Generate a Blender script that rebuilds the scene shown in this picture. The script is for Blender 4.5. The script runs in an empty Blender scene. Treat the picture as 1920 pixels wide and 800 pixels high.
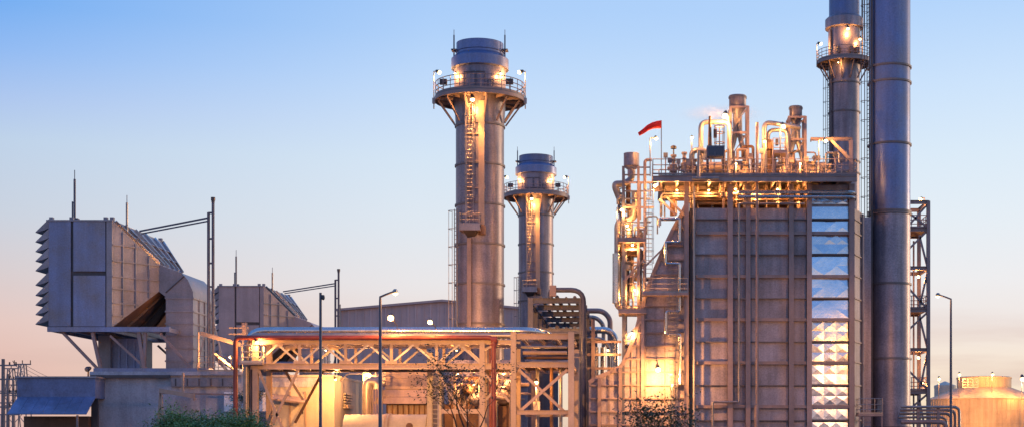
import bpy, math, random
from mathutils import Vector, Matrix
R = math.radians
random.seed(7)
scn = bpy.context.scene
COL = scn.collection

# ------------------------------------------------------------------ camera
F, X0, YH, EYE = 2800.0, 1200.0, 835.0, 1.7      # focal length and vanishing point in photo pixels
cam_d = bpy.data.cameras.new('camera'); cam = bpy.data.objects.new('camera', cam_d); COL.objects.link(cam)
cam_d.sensor_width = 36; cam_d.lens = 36 * F / 1920
cam_d.shift_x = (960 - X0) / 1920; cam_d.shift_y = (YH - 400) / 1920
cam_d.clip_end = 8000
cam.location = (0, 0, EYE); cam.rotation_euler = (R(90), 0, 0)
scn.camera = cam

# ------------------------------------------------------------------ sky, sun, exposure
SUN_AZ, SUN_EL = 62, 5       # degrees to the right of the view direction, above the horizon
w = bpy.data.worlds.new('World'); scn.world = w; w.use_nodes = True
nt = w.node_tree; nt.nodes.clear()
def N(t, typ, **k):
    n = t.nodes.new(typ)
    for a, v in k.items(): setattr(n, a, v)
    return n
def ramp(t, stops, interp='LINEAR'):
    n = N(t, 'ShaderNodeValToRGB'); e = n.color_ramp.elements; n.color_ramp.interpolation = interp
    while len(e) < len(stops): e.new(0.5)
    for i, (p, c) in enumerate(stops):
        e[i].position = p; e[i].color = (*c, 1) if len(c) == 3 else c
    return n
def srgb(r, g, b):
    f = lambda c: (c / 255 / 12.92) if c <= 10 else ((c / 255 + .055) / 1.055) ** 2.4
    return (f(r), f(g), f(b))
L = nt.links.new
sky = N(nt, 'ShaderNodeTexSky', sky_type='NISHITA', sun_disc=False, sun_elevation=R(SUN_EL), sun_rotation=R(SUN_AZ))
tc = N(nt, 'ShaderNodeTexCoord'); sep = N(nt, 'ShaderNodeSeparateXYZ'); L(tc.outputs['Generated'], sep.inputs[0])
# z of the direction is the sine of the elevation; the ramp position is z / 0.6
mz = N(nt, 'ShaderNodeMath', operation='DIVIDE'); L(sep.outputs['Z'], mz.inputs[0]); mz.inputs[1].default_value = 0.6
away = ramp(nt, [(0.0, srgb(218, 172, 162)), (.085, srgb(228, 188, 178)), (.128, srgb(230, 200, 193)), (.182, srgb(216, 206, 209)), (.236, srgb(202, 210, 224)),
                 (.309, srgb(190, 210, 234)), (.35, srgb(172, 198, 240)), (.396, srgb(142, 185, 244)), (.44, srgb(114, 173, 243)), (1.0, srgb(96, 150, 232))])
near = ramp(nt, [(0.0, srgb(255, 230, 188)), (.043, srgb(253, 231, 200)), (.09, srgb(249, 232, 214)), (.136, srgb(242, 233, 229)), (.181, srgb(240, 239, 241)), (.249, srgb(231, 240, 248)),
                 (.316, srgb(221, 237, 251)), (.386, srgb(206, 229, 254)), (.464, srgb(184, 216, 254)), (1.0, srgb(120, 168, 240))])
L(mz.outputs[0], away.inputs[0]); L(mz.outputs[0], near.inputs[0])
sd = Vector((math.sin(R(SUN_AZ)), math.cos(R(SUN_AZ)), 0))
dot = N(nt, 'ShaderNodeVectorMath', operation='DOT_PRODUCT'); L(tc.outputs['Generated'], dot.inputs[0]); dot.inputs[1].default_value = sd
mr = ramp(nt, [(.06, (0, 0, 0)), (.33, (.78,) * 3), (.66, (1, 1, 1))]); L(dot.outputs['Value'], mr.inputs[0])
mix = N(nt, 'ShaderNodeMixRGB'); L(mr.outputs[0], mix.inputs[0]); L(away.outputs[0], mix.inputs[1]); L(near.outputs[0], mix.inputs[2])
# thin streaky cloud low over the horizon
mp = N(nt, 'ShaderNodeMapping'); mp.inputs['Scale'].default_value = (5, 5, 46); L(tc.outputs['Generated'], mp.inputs[0])
no = N(nt, 'ShaderNodeTexNoise'); no.inputs['Scale'].default_value = 1.0; no.inputs['Detail'].default_value = 5; L(mp.outputs[0], no.inputs[0])
cr = ramp(nt, [(.45, (0, 0, 0)), (.62, (1, 1, 1))]); L(no.outputs[0], cr.inputs[0])
fall = ramp(nt, [(.0, (.55,) * 3), (.10, (.45,) * 3), (.17, (0, 0, 0))]); L(mz.outputs[0], fall.inputs[0])
mm = N(nt, 'ShaderNodeMath', operation='MULTIPLY'); L(cr.outputs[0], mm.inputs[0]); L(fall.outputs[0], mm.inputs[1])
cl = N(nt, 'ShaderNodeMixRGB'); L(mm.outputs[0], cl.inputs[0]); L(mix.outputs[0], cl.inputs[1]); cl.inputs[2].default_value = (*srgb(216, 186, 178), 1)
b1 = N(nt, 'ShaderNodeBackground'); L(sky.outputs[0], b1.inputs[0]); b1.inputs[1].default_value = 0.05
b2 = N(nt, 'ShaderNodeBackground'); L(cl.outputs[0], b2.inputs[0]); b2.inputs[1].default_value = 1.04
ad = N(nt, 'ShaderNodeMixShader'); ad.inputs[0].default_value = 0.94; L(b1.outputs[0], ad.inputs[1]); L(b2.outputs[0], ad.inputs[2])
wo = N(nt, 'ShaderNodeOutputWorld'); L(ad.outputs[0], wo.inputs[0])
sl = bpy.data.lights.new('sun', 'SUN'); so = bpy.data.objects.new('sun', sl); COL.objects.link(so)
sl.energy = 1.3; sl.angle = R(4); sl.color = (1, .62, .34)
sv = Vector((math.sin(R(SUN_AZ)) * math.cos(R(SUN_EL)), math.cos(R(SUN_AZ)) * math.cos(R(SUN_EL)), math.sin(R(SUN_EL))))
so.rotation_euler = (-sv).to_track_quat('-Z', 'Y').to_euler(); so.location = (60, 40, 60)
scn.view_settings.view_transform = 'Standard'; scn.view_settings.look = 'None'
scn.view_settings.gamma = 1; scn.view_settings.exposure = 0.0; scn.view_settings.use_curve_mapping = False
SODIUM = (1.0, .41, .105)

# ------------------------------------------------------------------ materials
M = {}
def mat(name, col, rough=.6, metal=0.0, var=.12, scale=.6, bump=0.0, bscale=14, streak=0.0, emit=None, estr=0, tint=None, grain=.06, rvar=.12):
    m = bpy.data.materials.new(name); m.use_nodes = True; t = m.node_tree; p = t.nodes['Principled BSDF']; LK = t.links.new
    p.inputs['Roughness'].default_value = rough; p.inputs['Metallic'].default_value = metal
    co = N(t, 'ShaderNodeTexCoord'); geo = N(t, 'ShaderNodeNewGeometry')
    n1 = N(t, 'ShaderNodeTexNoise'); n1.inputs['Scale'].default_value = scale; n1.inputs['Detail'].default_value = 6; n1.inputs['Roughness'].default_value = .65
    LK(geo.outputs['Position'], n1.inputs['Vector'])
    hi = tuple(min(1, c * (1 + var)) for c in col); lo = tuple(c * (1 - var) for c in col)
    if tint: lo = tint
    r = ramp(t, [(.32, lo), (.66, hi)]); LK(n1.outputs[0], r.inputs[0]); out = r.outputs[0]
    if streak:                                   # rain streaks and dirt running down
        mpn = N(t, 'ShaderNodeMapping'); mpn.inputs['Scale'].default_value = (1.7, 1.7, .12); LK(geo.outputs['Position'], mpn.inputs[0])
        n2 = N(t, 'ShaderNodeTexNoise'); n2.inputs['Scale'].default_value = 1.2; n2.inputs['Detail'].default_value = 5; LK(mpn.outputs[0], n2.inputs['Vector'])
        r2 = ramp(t, [(.34, (1 - streak * .75,) * 3), (.68, (1, 1, 1))]); LK(n2.outputs[0], r2.inputs[0])
        mx = N(t, 'ShaderNodeMixRGB', blend_type='MULTIPLY'); mx.inputs[0].default_value = 1; LK(out, mx.inputs[1]); LK(r2.outputs[0], mx.inputs[2]); out = mx.outputs[0]
    n4 = N(t, 'ShaderNodeTexNoise'); n4.inputs['Scale'].default_value = 9; n4.inputs['Detail'].default_value = 4; LK(geo.outputs['Position'], n4.inputs['Vector'])
    r4 = ramp(t, [(.3, (1 - grain * 2,) * 3), (.7, (1, 1, 1))]); LK(n4.outputs[0], r4.inputs[0])
    m4 = N(t, 'ShaderNodeMixRGB', blend_type='MULTIPLY'); m4.inputs[0].default_value = 1; LK(out, m4.inputs[1]); LK(r4.outputs[0], m4.inputs[2]); out = m4.outputs[0]
    oi = N(t, 'ShaderNodeObjectInfo'); hv = N(t, 'ShaderNodeHueSaturation')
    mro = N(t, 'ShaderNodeMapRange'); mro.inputs[3].default_value = .87; mro.inputs[4].default_value = 1.13; LK(oi.outputs['Random'], mro.inputs[0])
    LK(mro.outputs[0], hv.inputs['Value']); LK(out, hv.inputs['Color']); out = hv.outputs[0]
    LK(out, p.inputs['Base Color'])
    if rvar:
        m5 = N(t, 'ShaderNodeMapRange'); m5.inputs[3].default_value = max(.05, rough - rvar); m5.inputs[4].default_value = min(1, rough + rvar)
        LK(n1.outputs[0], m5.inputs[0]); LK(m5.outputs[0], p.inputs['Roughness'])
    if bump:
        n3 = N(t, 'ShaderNodeTexNoise'); n3.inputs['Scale'].default_value = bscale; n3.inputs['Detail'].default_value = 3; LK(geo.outputs['Position'], n3.inputs['Vector'])
        bp = N(t, 'ShaderNodeBump'); bp.inputs['Strength'].default_value = bump; bp.inputs['Distance'].default_value = .05; LK(n3.outputs[0], bp.inputs['Height']); LK(bp.outputs[0], p.inputs['Normal'])
    if emit:
        p.inputs['Emission Color'].default_value = (*emit, 1); p.inputs['Emission Strength'].default_value = estr
    M[name] = m; return m
mat('grey_panel', (.29, .275, .31), .42, .35, .22, .5, .10, 3, .22, grain=.10)
mat('blue_panel', (.21, .25, .41), .40, .45, .30, .45, .10, 3, .25, tint=(.24, .235, .29), grain=.12)
mat('casing', (.41, .355, .385), .5, .15, .28, .45, .35, 1.6, .42, grain=.16)
mat('steel_beam', (.30, .225, .215), .5, .15, .2, .8, .08, 8, .2)
mat('dark_steel', (.08, .07, .075), .55, .2, .2, 1.2)
mat('blue_steel', (.11, .115, .15), .5, .2, .2, 1.2, 0, 8, .15)
mat('galvanised', (.33, .30, .285), .42, .6, .2, 1.6, .05, 12, .15)
mat('stack_steel', (.34, .295, .335), .42, .5, .25, .35, .16, 1.3, .5, tint=(.21, .20, .27), grain=.16)
mat('stack_steel_sky_tint', (.11, .17, .36), .36, .6, .25, .3, .10, 1.6, .25, tint=(.19, .19, .27), grain=.12)  # steel with the blue sky reflection put into its base colour
mat('ring_steel', (.16, .14, .145), .5, .3, .2, 1)
mat('aluminium', (.62, .60, .58), .26, .95, .1, 1.4, .12, 6, .08)
mat('cladding', (.74, .74, .75), .26, 1.0, .08, 1.5, .18, 5, 0, grain=.03, rvar=.06)
mat('red_paint', (.25, .05, .04), .5, .0, .25, 1.4, .05, 10, .2)
mat('cream_paint', (.62, .55, .44), .6, .0, .12, .7, .05, 8, .22)
mat('beige_steel', (.42, .31, .24), .5, .0, .14, .8, .05, 8, .22)
mat('rust_lamplit_brown', (.16, .085, .05), .7, .0, .4, .6, .10, 8, .3)  # rusty parts, and the intake underside with lamplight in its colour
mat('concrete', (.50, .51, .57), .85, .0, .22, .5, .15, 6, .30, grain=.14)
mat('blue_sheet', (.13, .17, .31), .4, .1, .35, .6, .10, 5, .2, tint=(.10, .12, .20), grain=.12)
mat('plaster_white', (.72, .70, .66), .7, .0, .08, .6, .05, 8, .16)
mat('sign_white', (.78, .80, .82), .4)
mat('sign_teal', (.0, .20, .33), .4)
mat('warehouse', (.55, .40, .37), .7, .0, .12, .3, 0, 8, .1)
mat('tank_paint', (.52, .40, .26), .6, .1, .2, .3, .06, 3, .35)
mat('ground', (.16, .15, .135), .95, .0, .3, .15, .3, 3)
mat('lamplit_panel', (.46, .36, .345), .5, .1, .15, .5, .10, 3, .2)  # panel paint with warm lamplight mixed into the colour
mat('pale_duct', (.66, .58, .45), .55, .0, .12, .7, .05, 8, .15)
mat('bark', (.055, .04, .03), .9, .0, .3, 5, .3, 30)
mat('leaf_light', (.13, .22, .06), .55, .0, .35, 1.4)
mat('leaf_dark', (.028, .055, .02), .55, .0, .35, 1.4)
mat('windsock_red', (.55, .05, .04), .7, .0, .12, 3)
ws = M['windsock_red'].node_tree; pb_ = ws.nodes['Principled BSDF']; tl = N(ws, 'ShaderNodeBsdfTranslucent'); tl.inputs[0].default_value = (.7, .07, .05, 1)
mxs = N(ws, 'ShaderNodeMixShader'); mxs.inputs[0].default_value = .55; ws.links.new(pb_.outputs[0], mxs.inputs[1]); ws.links.new(tl.outputs[0], mxs.inputs[2]); ws.links.new(mxs.outputs[0], ws.nodes['Material Output'].inputs[0])
mat('black_glass', (.03, .04, .08), .15)
mat('bulb', (.9, .8, .6), .4, emit=(1, .70, .28), estr=7)
mat('bulb_dim', (.9, .8, .6), .4, emit=(1, .74, .36), estr=4)

# ------------------------------------------------------------------ geometry helpers
def X(px, D): return (px - X0) / F * D
def Z(py, D): return EYE + (YH - py) / F * D
def W(px, py, D): return Vector((X(px, D), D, Z(py, D)))
def S(D): return D / F

class B:
    def __init__(s): s.v = []; s.f = []
    def add(s, vs, fs):
        o = len(s.v); s.v += [Vector(p) for p in vs]; s.f += [[i + o for i in f] for f in fs]; return s
    def box(s, x0, x1, y0, y1, z0, z1):
        x0, x1 = sorted((x0, x1)); y0, y1 = sorted((y0, y1)); z0, z1 = sorted((z0, z1))
        return s.hexa([(x0, y0, z0), (x1, y0, z0), (x1, y1, z0), (x0, y1, z0), (x0, y0, z1), (x1, y0, z1), (x1, y1, z1), (x0, y1, z1)])
    def hexa(s, p): return s.add(p, [(3, 2, 1, 0), (4, 5, 6, 7), (0, 1, 5, 4), (1, 2, 6, 5), (2, 3, 7, 6), (3, 0, 4, 7)])
    def pb(s, x0, y0, x1, y1, D, d): return s.box(X(x0, D), X(x1, D), D, D + d, Z(y0, D), Z(y1, D))
    def bar(s, p, q, w, h=None, up=(0, 0, 1)):
        p = Vector(p); q = Vector(q); h = h or w; d = (q - p).normalized(); u = Vector(up)
        if abs(d.dot(u)) > .98: u = Vector((0, 1, 0))
        a = d.cross(u).normalized() * w / 2; c = a.cross(d).normalized() * h / 2
        return s.hexa([p - a - c, p + a - c, q + a - c, q - a - c, p - a + c, p + a + c, q + a + c, q - a + c])
    def ibeam(s, p, q, w, h, up=(0, 0, 1), t=None):
        p = Vector(p); q = Vector(q); t = t or max(.025, h * .1); d = (q - p).normalized(); u = Vector(up)
        if abs(d.dot(u)) > .98: u = Vector((0, 1, 0))
        a = d.cross(u).normalized(); c = a.cross(d).normalized()
        for sgn in (-1, 1):
            o = c * sgn * (h / 2 - t / 2); s.bar(p + o, q + o, w, t, c)
        return s.bar(p, q, t, h - 2 * t, c)
    def tube(s, pts, r, seg=10, fil=0, cap=True):
        pts = [Vector(p) for p in pts]
        if fil and isinstance(r, (list, tuple)): fil = 0
        if fil:
            np_ = [pts[0]]
            for i in range(1, len(pts) - 1):
                a, b, c = pts[i - 1], pts[i], pts[i + 1]; d1 = (a - b); d2 = (c - b)
                k = min(fil, d1.length * .49, d2.length * .49); p1 = b + d1.normalized() * k; p2 = b + d2.normalized() * k
                for j in range(6):
                    t = j / 5; np_.append(p1 * (1 - t) ** 2 + b * 2 * t * (1 - t) + p2 * t * t)
            np_.append(pts[-1]); pts = np_
        o = len(s.v); n = len(pts); ref = None
        for i in range(n):
            if i == 0: d = pts[1] - pts[0]
            elif i == n - 1: d = pts[-1] - pts[-2]
            else: d = (pts[i + 1] - pts[i]).normalized() + (pts[i] - pts[i - 1]).normalized()
            d.normalize()
            if ref is None: ref = Vector((0, 0, 1)) if abs(d.z) < .9 else Vector((1, 0, 0))
            a = d.cross(ref)
            if a.length < 1e-4: a = d.cross(Vector((0, 1, 0)))
            a.normalize(); c = a.cross(d).normalized(); ref = c
            rr = r[i] if isinstance(r, (list, tuple)) else r
            for k in range(seg):
                t = 2 * math.pi * k / seg; s.v.append(pts[i] + a * math.cos(t) * rr + c * math.sin(t) * rr)
        for i in range(n - 1):
            for k in range(seg):
                k2 = (k + 1) % seg; s.f.append([o + i * seg + k2, o + i * seg + k, o + (i + 1) * seg + k, o + (i + 1) * seg + k2])
        if cap: s.f.append([o + k for k in range(seg)]); s.f.append([o + (n - 1) * seg + k for k in reversed(range(seg))])
        return s
    def lathe(s, cx, cy, prof, seg=40, a0=0, a1=360):
        full = abs(a1 - a0) >= 360; o = len(s.v); m = seg if full else seg + 1
        for (r, z) in prof:
            for k in range(m):
                t = R(a0 + (a1 - a0) * k / seg); s.v.append(Vector((cx + r * math.cos(t), cy + r * math.sin(t), z)))
        for i in range(len(prof) - 1):
            for k in range(seg):
                k2 = (k + 1) % m if full else k + 1
                s.f.append([o + i * m + k, o + i * m + k2, o + (i + 1) * m + k2, o + (i + 1) * m + k])
        return s
    def ring(s, cx, cy, z, Rr, r, a0=0, a1=360, n=40, seg=6):
        full = abs(a1 - a0) >= 360
        pts = [Vector((cx + Rr * math.cos(R(a0 + (a1 - a0) * k / n)), cy + Rr * math.sin(R(a0 + (a1 - a0) * k / n)), z)) for k in range(n + 1)]
        return s.tube(pts, r, seg, cap=not full)
    def prism(s, poly, y0, y1):
        n = len(poly); area = sum(poly[i][0] * poly[(i + 1) % n][1] - poly[(i + 1) % n][0] * poly[i][1] for i in range(n))
        if area < 0: poly = poly[::-1]
        vs = [(x, y0, z) for x, z in poly] + [(x, y1, z) for x, z in poly]
        return s.add(vs, [list(range(n)), list(range(2 * n - 1, n - 1, -1))] + [[(i + 1) % n, i, n + i, n + (i + 1) % n] for i in range(n)])
    def sphere(s, c, r, seg=10, rings=6, sq=1.0):
        return s.lathe(c[0], c[1], [(max(1e-3, r * math.sin(math.pi * i / rings)), c[2] - r * sq * math.cos(math.pi * i / rings)) for i in range(rings + 1)], seg)
    def build(s, name, m, parent=None, angle=35):
        if parent is None:
            xs = [p.x for p in s.v]; ys = [p.y for p in s.v]; zs = [p.z for p in s.v]
            loc = Vector(((min(xs) + max(xs)) / 2, (min(ys) + max(ys)) / 2, min(zs))); base = loc
        else: base = WL[parent.name]; loc = Vector((0, 0, 0))
        me = bpy.data.meshes.new(name); me.from_pydata([p - base for p in s.v], [], s.f); me.validate(); me.update()
        me.shade_smooth(); me.set_sharp_from_angle(angle=R(angle))
        me.materials.append(M[m]); o = bpy.data.objects.new(name, me); COL.objects.link(o); o.location = loc
        if parent: o.parent = parent
        WL[o.name] = base.copy()
        return o
WL = {}
def tag(o, label, cat, group=None, kind=None):
    if label: o['label'] = label
    if cat: o['category'] = cat
    if group: o['group'] = group
    if kind: o['kind'] = kind
    return o
def thing(name, label, cat, loc, group=None):
    o = bpy.data.objects.new(name, None); COL.objects.link(o); o.location = loc; o.empty_display_size = .3
    WL[o.name] = Vector(loc); return tag(o, label, cat, group)
def copy_tree(o, parent=None):
    c = o.copy(); COL.objects.link(c); c.parent = parent
    for ch in o.children: copy_tree(ch, c)
    return c
LIGHT_K = 1.1
def light(parent, p, power, r=.12):
    l = bpy.data.lights.new('lamp_light', 'POINT'); l.energy = power * LIGHT_K; l.color = SODIUM; l.shadow_soft_size = r
    o = bpy.data.objects.new('lamp_light', l); COL.objects.link(o); o.parent = parent; o.location = Vector(p) - WL[parent.name]
def spot(parent, p, aim, power, ang=115):
    l = bpy.data.lights.new('lamp_light', 'SPOT'); l.energy = power; l.color = SODIUM; l.shadow_soft_size = .12; l.spot_size = R(ang); l.spot_blend = .7
    o = bpy.data.objects.new('lamp_light', l); COL.objects.link(o); o.parent = parent; o.location = Vector(p) - WL[parent.name]
    o.rotation_euler = Vector(aim).to_track_quat('-Z', 'Y').to_euler()
def lamp(parent, p, power=300, aim=(0, -1, -.5), size=.22, name='lamp', bulb='bulb'):
    """a floodlight head: a flared housing with a glowing lens in its mouth"""
    p = Vector(p); a = Vector(aim).normalized(); b = B()
    b.tube([p - a * size * 1.3, p - a * size * 1.0, p - a * .02], [size * .25, size * .42, size * .66], 12)
    h = b.build(name, 'dark_steel', parent)
    g = B(); g.tube([p, p + a * size * .35, p + a * size * .6], [size * .6, size * .54, size * .2], 12); g.build('bulb', bulb, h)
    light(h, p + a * size * 1.6, power)
    return h
def railing(parent, pts, h=1.05, closed=False, step=1.5, m='galvanised', r=.028, name='railing', toe=True):
    pts = [Vector(p) for p in pts]; b = B(); P = pts + ([pts[0]] if closed else [])
    for i in range(len(P) - 1):
        a, c = P[i], P[i + 1]; n = max(1, round((c - a).length / step))
        for k in range(n + (1 if i == len(P) - 2 and not closed else 0)):
            q = a.lerp(c, k / n); b.bar(q, q + Vector((0, 0, h)), r * 1.6)
    for z in (h, h * .62, h * .3):
        for i in range(len(P) - 1): b.tube([P[i] + Vector((0, 0, z)), P[i + 1] + Vector((0, 0, z))], r, 5)
    if toe:
        for i in range(len(P) - 1): b.bar(P[i] + Vector((0, 0, .07)), P[i + 1] + Vector((0, 0, .07)), .012, .12)
    return b.build(name, m, parent)
def ladder(parent, p, n, z0, z1, wd=.42, cage=True, m='galvanised', cage_from=2.2, hoop=.9, r=.024):
    """vertical ladder at plan point p, n = outward direction in plan"""
    n = Vector((n[0], n[1], 0)).normalized(); t = Vector((-n.y, n.x, 0)); p = Vector((p[0], p[1], 0)); b = B()
    for s in (-1, 1): b.bar(p + t * s * wd / 2 + Vector((0, 0, z0)), p + t * s * wd / 2 + Vector((0, 0, z1)), .06, .03, t)
    z = z0 + .2
    while z < z1: b.tube([p - t * wd / 2 + Vector((0, 0, z)), p + t * wd / 2 + Vector((0, 0, z))], r, 5); z += .32
    lo = b.build('ladder', m, parent)
    if cage:
        c = B(); hoopp = lambda a: t * math.cos(a) * .37 + n * (.12 + math.sin(a) * .52)
        z = z0 + cage_from; zs = []
        while z < z1 + .05: zs.append(z); z += hoop
        for z in zs: c.tube([p + hoopp(math.pi * k / 10) + Vector((0, 0, z)) for k in range(11)], .026, 5)
        for k in (0, 2.5, 5, 7.5, 10):
            q = p + hoopp(math.pi * k / 10); c.bar(q + Vector((0, 0, zs[0])), q + Vector((0, 0, zs[-1])), .035, .02)
        c.build('cage', m, lo)
    return lo

# ================================================================== SETTING
g = B(); g.add([(-3000, -200, 0), (3000, -200, 0), (3000, 6000, 0), (-3000, 6000, 0)], [(0, 1, 2, 3)])
tag(g.build('ground', 'ground'), None, None, kind='structure')
U2 = 46.0                      # the second unit stands this far behind the first

# ------------------------------------------------------------------ air intake filter houses
def bil(c, u, v):              # point on a quad c = [bl, br, tr, tl]
    return (c[0] * (1 - u) + c[1] * u) * (1 - v) + (c[3] * (1 - u) + c[2] * u) * v
def filter_house():
    Df, Db, Dd, De = 112.0, 124.0, 115.2, 121.2
    x0, x1 = X(90, Df), X(210, Df); zt, zb = Z(413, Df), Z(612, Df)
    t = thing('filter_house', None, 'air intake', ((x0 + x1) / 2, (Df + Db) / 2, 6.8))
    B().box(x0 + .1, x1 - .02, Df + .12, Db - .1, zb, zt - .06).build('body', 'dark_steel', t)
    for (a, b, c, d, m) in ((91, 414, 132.5, 611, 'blue_panel'), (137.5, 414, 197.5, 508, 'blue_panel'), (137.5, 516, 197.5, 611, 'blue_panel'), (199.5, 413.5, 210, 611.5, 'grey_panel')):
        B().pb(a, b, c, d, Df, .11).build('panel', m, t)
    bp = B()
    for k in range(3): bp.box(x0 + .15, x1 - .1, Db - .1 + .01, Db, zb + k * 2.6 + .1, zb + k * 2.6 + 2.5)
    bp.build('rear_panel', 'grey_panel', t)
    rf = B().box(x0 - .12, x1 + .02, Df - .07, Db + .07, zt - .06, zt + .05).build('roof', 'grey_panel', t)
    for px in (94, 132, 196, 208):
        for D in (Df + .3, Db - .4): B().box(X(px, Df) - .14, X(px, Df) + .14, D - .14, D + .14, zt + .05, zt + .28).build('lifting_lug', 'grey_panel', rf)
    # ten drooping weather hoods on the inlet face
    tips = [435, 453, 471, 489, 507, 534, 553, 571, 589, 607]
    for ty in tips:
        zt_ = Z(ty, Df); B().prism([(x0 + .05, zt_ + .98), (x0 - .92, zt_ + .03), (x0 - .94, zt_ - .03), (x0 - .26, zt_ + .16), (x0 + .05, zt_ + .3)], Df - .02, Db + .02).build('weather_hood', 'grey_panel', t)
    # tapering transition
    a = [Vector((x1, Df + .1, zb)), Vector((x1, Db - .1, zb)), Vector((x1, Db - .1, zt)), Vector((x1, Df + .1, zt))]
    q = [Vector((X(298, Dd), Dd, Z(546, Dd))), Vector((X(298, Dd), De, Z(546, Dd))), Vector((X(298, Dd), De, Z(496, Dd))), Vector((X(298, Dd), Dd, Z(496, Dd)))]
    B().add([a[0], q[0], q[3], a[3]], [(0, 1, 2, 3)]).add([a[1], q[1], q[2], a[2]], [(3, 2, 1, 0)]).add([a[3], q[3], q[2], a[2]], [(0, 1, 2, 3)]).build('transition', 'grey_panel', t)
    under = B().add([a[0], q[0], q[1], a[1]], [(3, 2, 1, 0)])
    uo = under.build('underside', 'rust_lamplit_brown', t)  # brown here is warm lamplight from below, put into the colour
    rb = B(); fr = [a[0], q[0], q[3], a[3]]; off = Vector((0, -.05, 0))
    for u in (.22, .49, .78): rb.bar(bil(fr, u, .02) + off, bil(fr, u, .98) + off, .11, .13, (0, 1, 0))
    for py in (458, 488, 517, 540, 567, 590):
        z = Z(py, Df); us = []
        for k in range(41):
            u = k / 40; lo = bil(fr, u, 0).z; hi = bil(fr, u, 1).z
            if lo < z < hi: us.append(u)
        if len(us) > 2:
            pt = lambda u: bil(fr, u, (z - bil(fr, u, 0).z) / (bil(fr, u, 1).z - bil(fr, u, 0).z))
            rb.bar(pt(us[0]) + off, pt(us[-1]) + off, .10, .12, (0, 1, 0))
    rb.build('side_rib', 'grey_panel', t)
    tp = [a[3], q[3], q[2], a[2]]; nrm = (q[3] - a[3]).cross(a[2] - a[3]).normalized(); nrm = nrm if nrm.z > 0 else -nrm
    for v in (.02, .2, .4, .6, .8, .98): B().bar(bil(tp, .02, v) + nrm * .1, bil(tp, .98, v) + nrm * .1, .12, .2, nrm).build('roof_rib', 'aluminium', t)
    for u in (.35, .68): B().bar(bil(tp, u, .02) + nrm * .06, bil(tp, u, .98) + nrm * .06, .1, .12, nrm).build('roof_cross_rib', 'grey_panel', t)
    ub = [a[0], q[0], q[1], a[1]]; nu = Vector((0, 0, -1))
    for v in (.2, .45, .7): B().bar(bil(ub, .02, v) + nu * .08, bil(ub, .98, v) + nu * .08, .1, .16).build('underside_rib', 'rust_lamplit_brown', t)  # ribs share the underside's painted lamplight brown
    # elbow and down duct
    XD = lambda px: X(px, Dd); ZD = lambda py: Z(py, Dd)
    el = [(XD(298), ZD(496)), (XD(340), ZD(511)), (XD(352), ZD(524)), (XD(362), ZD(547)), (XD(362), ZD(692)), (XD(311), ZD(692)), (XD(311), ZD(556)), (XD(298), ZD(546))]
    dc = B().prism(el, Dd, De).build('down_duct', 'grey_panel', t)
    for py in (558, 583, 606, 628, 652, 676):
        z = ZD(py); B().box(XD(311) - .06, XD(362) + .06, Dd - .07, De + .07, z - .06, z + .06).build('duct_rib', 'grey_panel', t)
    for D in (Dd + 1.5, Dd + 3, Dd + 4.5): B().box(XD(362) + .001, XD(362) + .08, D - .05, D + .05, ZD(690), ZD(556)).build('duct_upright', 'grey_panel', t)
    sm = B(); sm.bar((XD(346), Dd - .03, ZD(517)), (XD(311), Dd - .03, ZD(548)), .08, .06, (0, 1, 0)); sm.build('duct_seam', 'dark_steel', t)
    # floor frame, legs and braces
    fl = B().box(x0 - .05, X(318, Df), Df - .04, Df + .2, zb - .36, zb - .004).box(x0 - .05, X(318, Df), Db - .25, Db, zb - .36, zb - .004)
    for k in range(7): fl.box(x0 + k * 1.45, x0 + k * 1.45 + .16, Df + .2, Db - .25, zb - .33, zb - .004)
    fl.build('floor_frame', 'blue_panel', t)
    zd = Z(690, Df)
    for D in (Df + .3, Db - .6):
        for (p, q_, ww) in (((114, 621), (180, 690), .2), ((171, 622), (186, 690), .24), ((204, 628), (272, 690), .16), ((258, 622), (268, 690), .26), ((270, 622), (268, 690), .2), ((298, 624), (356, 690), .2)):
            A = W(*p, Df); C = W(*q_, Df); A.y = C.y = D
            B().ibeam(A, (C.x, D, zd), ww, ww, (0, 1, 0)).build('brace' if abs(p[0] - q_[0]) > 20 else 'leg', 'steel_beam', t)
    B().pb(184, 628, 207, 690, Df + 4.0, 3).build('plenum_box', 'grey_panel', t)
    pl = B().pb(208.5, 634, 262, 690, Df + 4.4, 3).build('plenum_box', 'blue_panel', t)
    for px in (222, 236, 250): B().pb(px, 635, px + 2.5, 689, Df + 4.3, .09).build('rib', 'blue_panel', pl)
    # lightning rods
    for (px, dbl, b_, mid, top) in ((140, True, 411, 336, 319), (238, False, 440, 380, 366)):
        D = Df + 1.2 if dbl else Df + 2.2
        r = B(); r.tube([W(px, b_, D), W(px, mid, D)], .09, 8).tube([W(px, mid, D), W(px, top, D)], .03, 6)
        if dbl: r.tube([W(px - 4, b_, D), W(px - 4, 378, D)], .06, 6).bar(W(px - 4, 380, D), W(px, 380, D), .06)
        r.box(X(px, D) - .3, X(px, D) + .3, D - .2, D + .2, Z(b_ + 6, D), Z(b_ - 2, D)); r.build('lightning_rod', 'galvanised' if not dbl else 'blue_steel', t)
    return t
fh = filter_house(); fh['label'] = 'large grey air intake box with sawtooth hoods at far left'; fh['group'] = 'air intake filter houses'
f2 = copy_tree(fh); f2.location += Vector((-.2, U2, 0)); 
for ch in f2.children:
    if ch.name.split('.')[0] in ('panel', 'transition', 'down_duct'):
        ch.data = ch.data.copy(); ch.data.materials[0] = M['lamplit_panel']  # rear unit's panels carry the lamps' warmth in their colour
f2['label'] = 'smaller distant air intake box behind the pipe bridge'

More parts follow.
